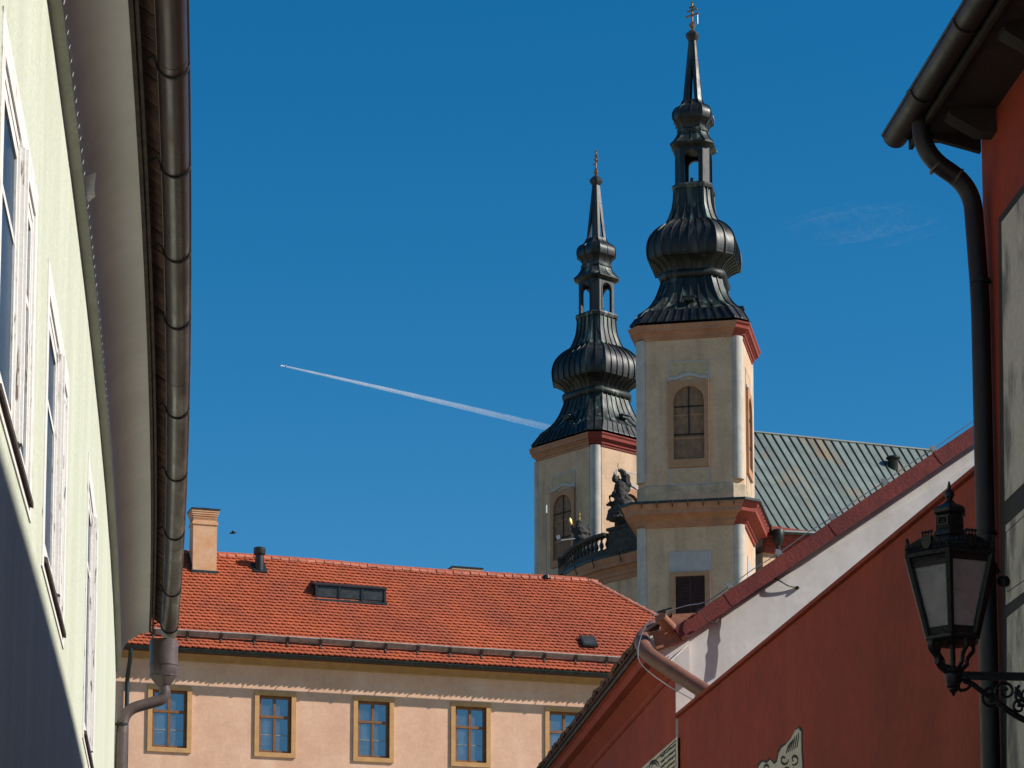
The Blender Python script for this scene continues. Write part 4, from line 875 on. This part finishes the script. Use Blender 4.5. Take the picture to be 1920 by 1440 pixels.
    sheet(tw, c, rot, [(2.98, .20, E - .05), (2.97, .20, E), (2.82, .22, zr(622)), (2.62, .25, zr(608))], 11, 2, M['copper_black'], rib=.05)
    sheet(tw, c, rot, [(2.60, .25, zr(607.5)), (2.17, .28, zr(592)), (1.86, .30, zr(573)), (1.66, .32, zr(552)), (1.55, .33, zr(537))], 6, 2, M['copper_verdigris'])
    rz0, rz1 = zr(538), zr(522); rm_ = (rz0 + rz1) / 2; rr = (rz1 - rz0) / 2
    band(tw, c, rot, [(1.45, .33, rz0)] + [(1.55 + .17 * math.sin(a), .33, rm_ - rr * math.cos(a)) for a in [math.pi * q / 8 for q in range(9)]] + [(1.45, .33, rz1)], 'neck_ring', [M['copper_verdigris']], smooth=60)
    sheet(tw, c, rot, [(1.50, .33, rz1 - .02), (1.58, .34, zr(514)), (1.84, .36, zr(505)), (2.20, .37, zr(498))], 6, 2, M['copper_black'], rib=.03)
    sheet(tw, c, rot, [(2.17, .37, zr(500)), (2.22, .37, zr(492)), (2.24, .37, zr(478)), (2.17, .37, zr(463)), (1.98, .37, zr(449)), (1.66, .37, zr(436)), (1.28, .36, zr(426))], 6, 2, M['copper_black'], rib=.06)
    sheet(tw, c, rot, [(1.32, .36, zr(427)), (1.17, .36, zr(414)), (1.03, .35, zr(398)), (.96, .34, zr(380)), (.94, .34, zr(362))], 4, 2, M['copper_verdigris'])
    band(tw, c, rot, [(.90, .33, zr(365)), (1.02, .33, zr(363)), (1.05, .33, zr(358)), (1.0, .33, zr(354)), (.80, .33, zr(353))], 'lantern_sill', [M['copper_verdigris']])
    # open lantern: corner piers and arched plates
    l0, l1 = zr(354), zr(281); AL_ = .885; CRL = .34
    for k in range(4):
        th = rot + math.pi / 2 * k; n = V((math.cos(th), math.sin(th), 0)); t = V((-n.y, n.x, 0)); h = AL_ * (1 - CRL)
        P = lambda s, z, o: V((c.x, c.y, 0)) + n * (AL_ + o) + t * s + V((0, 0, z))
        hw = .36; zs = zr(297) - .0
        zs = l0 + (l1 - l0) * .80 - hw + .12
        b = MB(); ring_plate(b, *arch_pair(hw, l0 + .02, zs, h - hw, .02, l1), P, -.16, 0); b.build('lantern_arch', M['copper_black'], tw, smooth=0)
        b = MB(); inn, out = arch_pair(hw, l0 + .03, zs, .06, .0, zs + hw + .06); out = [(x * (hw + .06) / hw, z if z <= zs else zs + (z - zs) * (hw + .06) / hw) for x, z in inn]; ring_plate(b, inn, out, P, 0, .03); b.build('arch_moulding', M['copper_black'], tw, smooth=0)
        o8 = octa(c, AL_, CRL, 0, rot); p, q = o8[2 * k + 1], o8[(2 * k + 2) % 8]; m_ = (p + q) / 2; nn = (m_ - V((c.x, c.y, 0))).normalized()
        b = MB(); b.loft([[V((x.x, x.y, z)) for x in (p, q, q - nn * .2, p - nn * .2)] for z in (l0, l1)]); b.build('lantern_pier', M['copper_black'], tw)
    b = MB(); b.lathe(V((c.x, c.y, l0)), [(.9, -.1), (.86, .02), (.0, .06)], 8, rot + R(22.5)); b.build('lantern_floor', M['copper_black'], tw)
    b = MB(); q = V((c.x - .12, c.y - .3, l0 + .25)); b.cbox(q, (.16, 0, 0), (0, .12, 0), (0, 0, .42)); b.tube([q, q + V((.55, .05, .1))], .025, 6); b.build('aerial_box', M['vent_metal'], tw)
    band(tw, c, rot, [(.86, .34, zr(287)), (.95, .34, zr(284)), (1.08, .33, zr(281.5)), (1.11, .33, zr(280)), (1.11, .33, zr(277)), (.8, .33, zr(276))], 'lantern_eave', [M['copper_black']])
    sheet(tw, c, rot, [(1.12, .33, zr(278)), (.93, .34, zr(270)), (.80, .35, zr(262)), (.74, .35, zr(256))], 2, 1, M['copper_verdigris'], rib=.03)
    band(tw, c, rot, [(.70, .35, zr(257)), (.78, .35, zr(254)), (.79, .35, zr(250)), (.70, .35, zr(247))], 'neck_ring', [M['copper_verdigris']])
    sheet(tw, c, rot, [(.69, .36, zr(248)), (.72, .37, zr(241)), (.85, .38, zr(234)), (.97, .38, zr(230))], 2, 1, M['copper_black'], rib=.02)
    sheet(tw, c, rot, [(.96, .38, zr(231)), (.99, .38, zr(224)), (.97, .38, zr(216)), (.84, .38, zr(208)), (.64, .37, zr(203)), (.54, .36, zr(197)), (.50, .36, zr(192))], 2, 1, M['copper_black'], rib=.03)
    # pierced spire on four corner legs
    sz0, szs, sz1 = zr(193), zr(116), zr(77)
    fa = lambda z: .49 + (.19 - .49) * (z - sz0) / (sz1 - sz0)
    for k in range(4):
        rings = []
        for q in range(6):
            z = sz0 + (szs - sz0) * q / 5; a = fa(z); g = .50 * (1 - q / 5) ** .9
            o8 = octa(c, a, .36, z, rot); cc = V((c.x, c.y, z))
            fm = (o8[2 * k] + o8[2 * k + 1]) / 2; fn = (o8[(2 * k + 2) % 8] + o8[(2 * k + 3) % 8]) / 2
            p1, p2, p3, p4 = fm.lerp(o8[2 * k + 1], g), o8[2 * k + 1], o8[(2 * k + 2) % 8], fn.lerp(o8[(2 * k + 2) % 8], g)
            inw = lambda p: cc + (p - cc) * max(.3, (a - .10) / a)
            rings.append([p1, p2, p3, p4, inw(p4), inw(p3), inw(p2), inw(p1)])
        b = MB(); b.loft(rings); b.build('spire_leg', M['copper_black'], tw, smooth=25)
    b = MB(); b.loft([octa(c, fa(z), .36, z, rot) for z in (szs - .05, sz1)]); b.build('spire_top', M['copper_black'], tw, smooth=25)
    band(tw, c, rot, [(.18, .36, zr(79)), (.32, .36, zr(70)), (.33, .36, zr(66)), (.16, .36, zr(59)), (.10, .36, zr(57))], 'spire_cap', [M['copper_black']])
    zc0 = zr(58)
    b = MB(); b.lathe(V((c.x, c.y, zc0)), [(.10, -.05), (.12, .04), (.06, .10), (.13, .18), (.16, .26), (.11, .34), (.06, .40), (.10, .46), (.05, .52)], 12); b.build('finial_ball', M['cross_gilt'], tw, smooth=50)
    xr = V((math.cos(rot + R(62)), math.sin(rot + R(62)), 0)); q = V((c.x, c.y, zc0 + .44))
    b = MB(); b.tube([q, q + V((0, 0, 1.08))], .045, 8)
    for z, hw in ((.42, .34), (.68, .26), (.86, .14)):
        b.tube([q + xr * -hw + V((0, 0, z)), q + xr * hw + V((0, 0, z))], .045, 6)
        for sd in (-1, 1): b.lathe(q + xr * hw * sd + V((0, 0, z - .06)), [(0, 0), (.07, .03), (.08, .06), (.07, .09), (0, .12)], 6)
    b.lathe(q + V((0, 0, 1.04)), [(0, 0), (.07, .04), (.08, .08), (0, .16)], 6)
    for sd in (-1, 1):
        b.tube([q + xr * sd * r + V((0, 0, z)) for r, z in ((.04, .05), (.14, .02), (.18, -.10), (.13, -.2), (.09, -.15))], .022, 6)
    b.build('cross', M['cross_gilt'], tw, smooth=50)
    b = MB(); hq = V((c.x, c.y, 0)) + V((math.cos(rot), math.sin(rot), 0)) * 2.12 + V((0, 0, zr(592) + .05)); t = V((-math.sin(rot), math.cos(rot), 0)); n = V((math.cos(rot), math.sin(rot), 0))
    b.pbox(hq - t * .26, t * .52, n * .34, V((0, 0, .16))); b.pbox(hq - t * .34 + V((0, 0, .16)), t * .68, n * .42, V((0, 0, .05))); b.build('roof_vent', M['seam_dark'], tw)
    n1 = V((-n.y, n.x, 0)); hq = V((c.x, c.y, 0)) + n1 * 2.12 + V((0, 0, zr(592) + .05)); t1_ = V((-n1.y, n1.x, 0))
    b = MB(); b.pbox(hq - t1_ * .26, t1_ * .52, n1 * .34, V((0, 0, .16))); b.pbox(hq - t1_ * .34 + V((0, 0, .16)), t1_ * .68, n1 * .42, V((0, 0, .05))); b.build('roof_vent', M['seam_dark'], tw)
    return tw
tR = tower(TR, R(258.9), 'nearer and larger right-hand bell tower')
tL = tower(TL, R(221.5), 'farther left-hand bell tower seen on its corner')
b = MB(); q = V((TR.x + .27, TR.y, zr(45))); b.tube([q + V((-.25, 0, -.05)), q], .02, 5); b.tube([q, q + V((0, 0, .5))], .035, 6); b.build('aerial', M['floodlight'], tR)

# bowed front between the towers
FZ = zr(969)
ctrl = [(7.6, 146.2), (6.4, 147.6), (4.6, 149.6), (3.5, 151.8), (2.85, 154.5), (2.75, 157.2), (3.1, 159.2), (3.9, 161)]
fpts = [V((x, y, 0)) for x, y in catmull(ctrl, 4)]
def foff(i, o):
    t = (fpts[min(i + 1, len(fpts) - 1)] - fpts[max(i - 1, 0)]).normalized(); n = V((-t.y, t.x, 0)); n = n if n.x < 0 else -n
    return fpts[i] + n * o
def fsweep(name, prof, mt, par, i0=0, i1=None, smooth=35):
    idx = range(i0, (i1 or len(fpts))); b = MB(); b.loft([[foff(i, o) + V((0, 0, z)) for o, z in prof] for i in idx]); return b.build(name, mt, par, smooth)
ff = fsweep('front_wall', [(-.9, 15.5), (-.5, 15.5), (-.5, FZ - 1.0), (-.9, FZ - 1.0)], M['cream'], church)
fsweep('frieze', [(-.95, FZ - 1.25), (-.42, FZ - 1.25), (-.38, FZ - 1.05), (-.3, FZ - 1.0), (-.28, FZ - .80), (-.95, FZ - .80)], M['cornice_brown'], ff)
fsweep('cornice', [(-.95, FZ - .80), (-.26, FZ - .80), (-.1, FZ - .62), (.08, FZ - .58), (.10, FZ - .40), (.18, FZ - .32), (.24, FZ - .12), (.24, FZ), (-.95, FZ + .02)], M['cornice_brown'], ff)
fsweep('gutter', [(.22, FZ - .08), (.32, FZ - .06), (.32, FZ + .04), (.20, FZ + .03)], M['patina_dark'], ff)
for i in range(2, len(fpts) - 4, 3):
    b = MB(); e = foff(i, .33); b.tube([e + V((0, 0, FZ + .05)), e + V((0, 0, FZ - .12)), foff(i, .2) + V((0, 0, FZ - .42)), foff(i, .26) + V((0, 0, FZ - .50))], .025, 5); b.build('gutter_bracket', M['iron'], ff)
fsweep('parapet_base', [(-.45, FZ + .02), (.05, FZ + .02), (.05, FZ + .48), (-.45, FZ + .48)], M['black_stone'], ff)
PB0, PB1 = FZ + .48, FZ + 1.24
fsweep('handrail', [(-.42, PB1), (.06, PB1), (.10, PB1 + .06), (.10, PB1 + .16), (-.46, PB1 + .16), (-.46, PB1 + .06)], M['black_stone'], ff, 7)
bal = MB(); bal.lathe((0, 0, 0), [(.12, 0), (.12, .06), (.07, .10), (.13, .28), (.12, .36), (.06, .52), (.06, .62), (.11, .68), (.12, .76)], 10)
bme = bal.mesh(M['black_stone'], smooth=50, name='baluster')
acc = 0; last = None
for i in range(7, len(fpts) - 1):
    for q in range(4):
        p = foff(i, -.18).lerp(foff(i + 1, -.18), q / 4)
        if last is None or (p - last).length > .42:
            place('baluster', bme, Matrix.Translation(V((p.x, p.y, PB0))), ff); last = p
# statue pedestal by the right tower
pc = fpts[4] + V((.0, .1, 0)); pt = (fpts[5] - fpts[3]).normalized(); pn = V((-pt.y, pt.x, 0))
b = MB(); pw_ = 2.6
b.cbox(pc + V((0, 0, FZ + .66)), pt * pw_, pn * .95, V((0, 0, 1.30))); b.cbox(pc + V((0, 0, FZ + 1.38)), pt * (pw_ + .2), pn * 1.1, V((0, 0, .16))); b.cbox(pc + pt * .15 + V((0, 0, FZ + 1.60)), pt * 1.5, pn * .8, V((0, 0, .3))); b.build('pedestal', M['black_stone'], ff)
pB_i = 17; pcB = foff(pB_i, -.2); b = MB(); b.lathe(pcB + V((0, 0, FZ)), [(.55, .02), (.55, 1.3), (.62, 1.36), (.62, 1.5), (.45, 1.55)], 4, R(45)); b.build('pedestal', M['black_stone'], ff, smooth=0)
# main gable block and roof between the towers, behind the parapet
b = MB(); b.prism([V((8.0, 146.5, 15.5)), V((3.4, 156.5, 15.5)), V((5.0, 162, 15.5)), V((24, 166, 15.5)), V((22, 150, 15.5))], (0, 0, FZ - 1.5 - 15.5)); b.build('body_wall', M['cream'], church)
# niche panel low on the front wall
b = MB(); q0_ = hit(1188, 1110, fpts[3], V((-.6, -.8, 0)).normalized()); 

# copper nave roof
NPh, NPi = R(24), R(45)
nd = V((math.cos(NPh), math.sin(NPh), 0)); nh = V((nd.y, -nd.x, 0)); NN = nh * math.sin(NPi) + V((0, 0, math.cos(NPi)))
NP0 = at(1467, 990, 143.5)
def nhit(px, py, o=0): return hit(px, py, NP0 + NN * o, NN)
nr_ = MB(); npl = []
for k in range(-7, 24):
    tx = 1431 + 15.9 * k; ty = 811.5 + (tx - 1418) * .104
    by = 990 + .05 * (tx - 1431); bx_ = tx + .60 * (by - ty)
    top, bot = nhit(tx, ty), nhit(bx_, by); dn = (bot - top).normalized()
    bd = V((dn.x, dn.y, 0)).normalized()
    e1 = bot + bd * .45 - V((0, 0, .30)); e2 = e1 + bd * .55 - V((0, 0, .22))
    npl.append([top, top.lerp(bot, .5), bot, e1, e2])
nroof_core = MB(); nroof_core.loft([[r[0] - NN * .06, r[2] - NN * .06, r[3] - NN * .06, r[4] - NN * .06, r[4] - NN * .16, r[2] - NN * .25, r[0] - NN * .25] for r in npl])
bk = -nh * 9 - V((0, 0, 8)); nroof_core.add([npl[0][0] - NN * .05, npl[-1][0] - NN * .05, npl[-1][0] + bk, npl[0][0] + bk, npl[0][0] - NN * .2, npl[-1][0] - NN * .2, npl[-1][0] + bk - V((0, 0, .2)), npl[0][0] + bk - V((0, 0, .2))], [(0, 1, 2, 3), (4, 7, 6, 5), (0, 4, 5, 1), (1, 5, 6, 2), (2, 6, 7, 3), (3, 7, 4, 0)])
nr = nroof_core.build('nave_roof', M['seam_dark'], church, smooth=0)
for a, c in zip(npl[:-1], npl[1:]):
    b = MB(); b.loft([[p, q, q - NN * .05, p - NN * .05] for p, q in zip(a, c)]); b.build('panel', M['copper_green'], nr, smooth=40)
    b = MB(); xdir = (c[0] - a[0]).normalized(); b.loft([[p - xdir * .022, p + xdir * .022, p + xdir * .022 + NN * .055, p - xdir * .022 + NN * .055] for p in [a[0] + NN * .02] + a[1:4]]); b.build('seam', M['seam_dark'], nr, smooth=40)
b = MB(); b.tube([npl[0][0] + V((0, 0, .03)), npl[-1][0] + V((0, 0, .03))], .08, 8); b.build('ridge_roll', M['copper_green'], nr)
EZ = npl[8][4].z
nwv = npl[-1][4] - npl[0][4]; nwv.z = 0
b = MB(); o = npl[0][4] - nh * .9; b.pbox(V((o.x, o.y, 15.5)), V((nwv.x, nwv.y, 0)), -nh * 9, V((0, 0, EZ - 15.5 - .5))); b.build('nave_wall', M['cream'], church)
b = MB(); 
for z, e, h in ((-.20, -.05, .17), (-.55, -.2, .34), (-.85, -.45, .29), (-1.25, -.7, .39)):
    o = npl[0][4] + nh * e; b.pbox(V((o.x, o.y, EZ + z)), V((nwv.x, nwv.y, 0)), -nh * 1.2, V((0, 0, h)))
b.build('nave_cornice', M['cornice_red'], church)
b = MB(); b.tube([npl[0][4] + V((0, 0, -.05)), npl[-1][4] + V((0, 0, -.05))], .12, 8); b.build('nave_gutter', M['patina_dark'], church)
hq = at(1459, 1012, 142.2); b = MB(); b.lathe(hq, [(.16, -.3), (.30, .0), (.34, .45), (.30, .52)], 10); b.tube([hq + V((0, 0, -.25)), hq + V((0, 0, -1.0)), hq + V((-.35, .3, -1.8)), hq + V((-.55, .5, -4))], .13, 8); b.build('rain_pipe', M['iron'], church)
q = nhit(1675, 876); b = MB(); b.lathe(q, [(.28, -.4), (.26, .35), (.34, .45), (.40, .48), (.40, .56), (.30, .62)], 14); b.build('roof_vent', M['vent_metal'], nr, smooth=40)
# floodlight on an arm at the parapet
q = hit(1078, 1010, foff(14, .1), V((0, -1, 0))); q2 = at(1052, 1013, q.y - .3)
b = MB(); b.tube([q, q2], .028, 6); b.build('floodlight_arm', M['floodlight'], ff)
b = MB(); b.cbox(q2 + V((-.15, 0, .16)), (.18, 0, .07), (0, .15, 0), (-.05, 0, .22)); b.build('floodlight', M['floodlight'], ff)

# ------------------------------------------------------------------ statues on the parapet (one fused mesh each)
def statue(label, base, blobs, limbs, extras, scale=1.14):
    st = thing('statue', label, 'statue', base)
    b = MB()
    for (x, y, z, rx, ry, rz_) in blobs:
        b.lathe(base + V((x, y, z)) * scale, [(0, -rz_ * scale)] + [(math.sin(a) * scale, -math.cos(a) * rz_ * scale) for a in [math.pi * k / 8 for k in range(1, 8)]] + [(0, rz_ * scale)], 12, sx=rx, sy=ry)
    for pts, r in limbs:
        b.tube([base + V(p) * scale for p in pts], [q * scale for q in r], 8)
    o = b.build('figure', M['black_stone'], st, smooth=60)
    rm = o.modifiers.new('fuse', 'REMESH'); rm.mode = 'VOXEL'; rm.voxel_size = .045; rm.use_smooth_shade = True
    dt = bpy.data.textures.new('folds', 'CLOUDS'); dt.noise_scale = .18
    dm = o.modifiers.new('folds', 'DISPLACE'); dm.texture = dt; dm.strength = .16; dm.mid_level = .5
    for nm, mt, fn in extras:
        b = MB(); fn(b, lambda p: base + V(p) * scale); b.build(nm, mt, st, smooth=50)
    return st
sb1 = hit(1162, 946, V((0, pc.y, 0)), V((0, -1, 0)))
statue('blackened stone figure with raised wing on the pedestal between the towers', V((sb1.x, pc.y, FZ + 1.72)),
    [(0, 0, .35, .50, .42, .5), (.12, 0, .75, .42, .36, .5), (.28, 0, .98, .30, .28, .26), (.02, 0, 1.15, .30, .28, .5), (.02, 0, 1.55, .30, .24, .38), (-.24, -.02, 2.02, .13, .14, .18), (-.1, 0, .12, .55, .45, .2), (-.38, 0, .28, .2, .2, .25)],
    [([(.2, .1, 1.3), (.34, .15, 1.75), (.30, .15, 2.15), (.10, .1, 2.42), (-.06, .05, 2.44)], [.2, .24, .2, .13, .06]),
     ([(-.1, 0, 1.6), (-.02, .1, 1.9), (-.06, .1, 2.2)], [.16, .12, .05]), ([(-.24, 0, 2.1), (-.27, 0, 2.40)], [.1, .02]),
     ([(-.15, -.1, 1.5), (-.32, -.1, 1.15), (-.45, -.1, 1.22)], [.13, .1, .06]), ([(-.2, 0, .75), (-.42, -.05, .80), (-.62, -.1, .72)], [.16, .12, .07]), ([(-.5, -.1, 1.2), (-.42, -.1, .7)], [.05, .06]), ([(-.2, 0, .5), (-.45, 0, .48), (-.48, 0, .25)], [.12, .12, .1])],
    [('halo_rod', M['iron'], lambda b, T: b.tube([T((-.02, .05, 2.42)), T((-.08, .05, 2.62)), T((-.07, .05, 2.80))], .018, 5))])
sy2 = pcB.y; sb2 = hit(1088, 1002, V((0, sy2, 0)), V((0, -1, 0)))
statue('dark crowned stone figure with gilt cross, in front of the left tower window', V((sb2.x, sy2, FZ + 1.5)),
    [(0, 0, .3, .36, .34, .45), (0, 0, .8, .38, .32, .5), (0, 0, 1.25, .34, .3, .35), (-.06, 0, 1.62, .15, .16, .2), (-.06, 0, 1.78, .17, .17, .08), (.30, .1, 1.2, .16, .2, .45), (.42, .1, 1.35, .12, .15, .32)],
    [([(-.15, 0, 1.35), (-.36, 0, 1.3), (-.42, -.05, 1.62)], [.13, .1, .07]), ([(.1, 0, 1.3), (.35, 0, 1.0), (.2, -.1, .8)], [.14, .11, .08])],
    [('gilt_staff_head', M['gold'], lambda b, T: b.tube([T((-.42, -.05, 1.62)), T((-.50, -.05, 1.85)), T((-.52, -.05, 2.0))], [.05, .10, .01], 6)),
     ('gilt_cross', M['gold'], lambda b, T: (b.tube([T((-.02, 0, 1.86)), T((-.02, 0, 2.22))], .035, 6), b.tube([T((-.12, 0, 2.08)), T((.08, 0, 2.08))], .035, 6)))])

# ------------------------------------------------------------------ sky things: airliner, contrail, wisp of cloud, bird
def alpha_mat(name, col, amax, fade, nscale, stretch, lo=.35, hi=.7, soft=False):
    m = bpy.data.materials.new(name); m.use_nodes = True; t = m.node_tree; t.nodes.clear()
    tc = t.nodes.new('ShaderNodeTexCoord'); mp = t.nodes.new('ShaderNodeMapping'); mp.inputs['Scale'].default_value = stretch; t.links.new(tc.outputs['Generated'], mp.inputs[0])
    n = t.nodes.new('ShaderNodeTexNoise'); n.inputs['Scale'].default_value = nscale; n.inputs['Detail'].default_value = 8; n.inputs['Roughness'].default_value = .7; t.links.new(mp.outputs[0], n.inputs['Vector'])
    mr = t.nodes.new('ShaderNodeMapRange'); mr.inputs['From Min'].default_value = lo; mr.inputs['From Max'].default_value = hi; t.links.new(n.outputs['Fac'], mr.inputs[0])
    sx = t.nodes.new('ShaderNodeSeparateXYZ'); t.links.new(tc.outputs['Generated'], sx.inputs[0])
    f = t.nodes.new('ShaderNodeMapRange'); f.inputs['From Min'].default_value = 0; f.inputs['From Max'].default_value = 1; f.inputs['To Min'].default_value = fade[0]; f.inputs['To Max'].default_value = fade[1]; t.links.new(sx.outputs['X'], f.inputs[0])
    mu = t.nodes.new('ShaderNodeMath'); mu.operation = 'MULTIPLY'; t.links.new(mr.outputs[0], mu.inputs[0]); t.links.new(f.outputs[0], mu.inputs[1]); fac = mu.outputs[0]
    if soft:
        s2 = t.nodes.new('ShaderNodeVectorMath'); s2.operation = 'DISTANCE'; t.links.new(tc.outputs['Generated'], s2.inputs[0]); s2.inputs[1].default_value = (.5, .5, .5)
        g = t.nodes.new('ShaderNodeMapRange'); g.inputs['From Min'].default_value = .40; g.inputs['From Max'].default_value = .1; t.links.new(s2.outputs['Value'], g.inputs[0])
        m2 = t.nodes.new('ShaderNodeMath'); m2.operation = 'MULTIPLY'; t.links.new(fac, m2.inputs[0]); t.links.new(g.outputs[0], m2.inputs[1]); fac = m2.outputs[0]
    m3 = t.nodes.new('ShaderNodeMath'); m3.operation = 'MULTIPLY'; m3.inputs[1].default_value = amax; t.links.new(fac, m3.inputs[0])
    df = t.nodes.new('ShaderNodeBsdfDiffuse'); df.inputs['Color'].default_value = (*col, 1); tl = t.nodes.new('ShaderNodeBsdfTranslucent'); tl.inputs['Color'].default_value = (*col, 1)
    ad = t.nodes.new('ShaderNodeMixShader'); t.links.new(df.outputs[0], ad.inputs[1]); t.links.new(tl.outputs[0], ad.inputs[2])
    tr = t.nodes.new('ShaderNodeBsdfTransparent'); mx = t.nodes.new('ShaderNodeMixShader'); t.links.new(m3.outputs[0], mx.inputs[0]); t.links.new(tr.outputs[0], mx.inputs[1]); t.links.new(ad.outputs[0], mx.inputs[2])
    o = t.nodes.new('ShaderNodeOutputMaterial'); t.links.new(mx.outputs[0], o.inputs[0]); return m
DY = 9000.0; ppm = F / DY
trail = thing('contrail', 'thin white vapour trail widening across the blue sky behind the airliner', 'contrail', at(780, 745, DY))
mt_c = alpha_mat('vapour', (.95, .96, .98), .42, (1.15, .12), 1.0, (220, 20, 20), .30, .66)
for off0, off1, w0, w1 in ((-.9, -4.0, .8, 4.0), (.9, 3.2, .9, 5.0), (0, 0, .6, 6.5)):
    pts = []; rs = []
    for k in range(41):
        f_ = k / 40; x = 536 + (1075 - 536) * f_; y = 687 + (813 - 687) * f_ - 6 * math.sin(math.pi * f_) * .25
        o = off0 + (off1 - off0) * f_; pts.append(at(x + o * .24, y + o, DY)); rs.append((w0 + (w1 - w0) * f_ ** .8) * .8 / ppm * (1 + .14 * math.sin(k * 2.7) * math.sin(k * .9)))
    b = MB(); b.tube(pts, rs, 8); b.build('vapour_strand', mt_c, trail, smooth=60)
ap = at(530, 686, DY); fd = (at(520, 683.7, DY - 20) - at(530, 686, DY)).normalized()
pl = thing('airliner', 'tiny white airliner at the head of the contrail', 'airliner', ap)
up = V((0, 0, 1)); sd_ = fd.cross(up).normalized()
b = MB(); b.tube([ap - fd * 9, ap - fd * 7, ap + fd * 4, ap + fd * 8, ap + fd * 9.5], [.5, 1.6, 2.0, 1.5, .3], 8); b.build('fuselage', M['aircraft'], pl, smooth=60)
for s_ in (-1, 1):
    b = MB(); b.prism([ap + fd * 2.5, ap - fd * 3 + sd_ * 14 * s_, ap - fd * 4.5 + sd_ * 14 * s_, ap - fd * 2.5], up * .5); b.build('wing', M['aircraft'], pl)
b = MB(); b.prism([ap - fd * 6.5, ap - fd * 9.5 + up * 4.5, ap - fd * 10.5 + up * 4.5, ap - fd * 9], sd_ * .4); b.build('tail_fin', M['aircraft'], pl)
# wisp
wc = at(1620, 425, DY); b = MB()
wm = alpha_mat('wisp_vapour', (.95, .96, .98), .15, (.6, 1.0), 1.0, (26, 6, 10), .42, .72, soft=True)
wv = (at(1830, 385, DY) - at(1410, 462, DY)); 
b.tube([at(1400 + 440 * k / 24, 464 - 82 * k / 24, DY) for k in range(25)], [max(.3, 52 * math.sin(math.pi * (k + .3) / 25) ** .5) / ppm for k in range(25)], 12)
b.tube([at(1440 + 360 * k / 24, 452 - 66 * k / 24, DY + 20) for k in range(25)], [max(.3, 34 * math.sin(math.pi * (k + .3) / 25) ** .5) / ppm for k in range(25)], 12)
tag(b.build('cloud_wisp', wm, None, 60, wc), 'faint wisp of cloud right of the tall spire', 'cloud')
bq = at(437, 1000, 30); br_ = thing('bird', 'tiny dark bird flying beside the square chimney', 'bird', bq)
b = MB(); b.tube([bq + V((-.04, 0, 0)), bq + V((-.018, 0, .004)), bq + V((.013, 0, .006)), bq + V((.026, 0, .011)), bq + V((.037, 0, .009))], [.004, .010, .012, .008, .002], 8); b.build('body', M['bird'], br_, smooth=60)
for s_ in (-1, 1):
    b = MB(); b.prism([bq + V((.013, 0, .009)), bq + V((.005, .035 * s_, .022)), bq + V((-.013, .065 * s_, .009)), bq + V((-.009, .026 * s_, .011)), bq + V((-.013, 0, .007))], (0, 0, .003)); b.build('wing', M['bird'], br_)
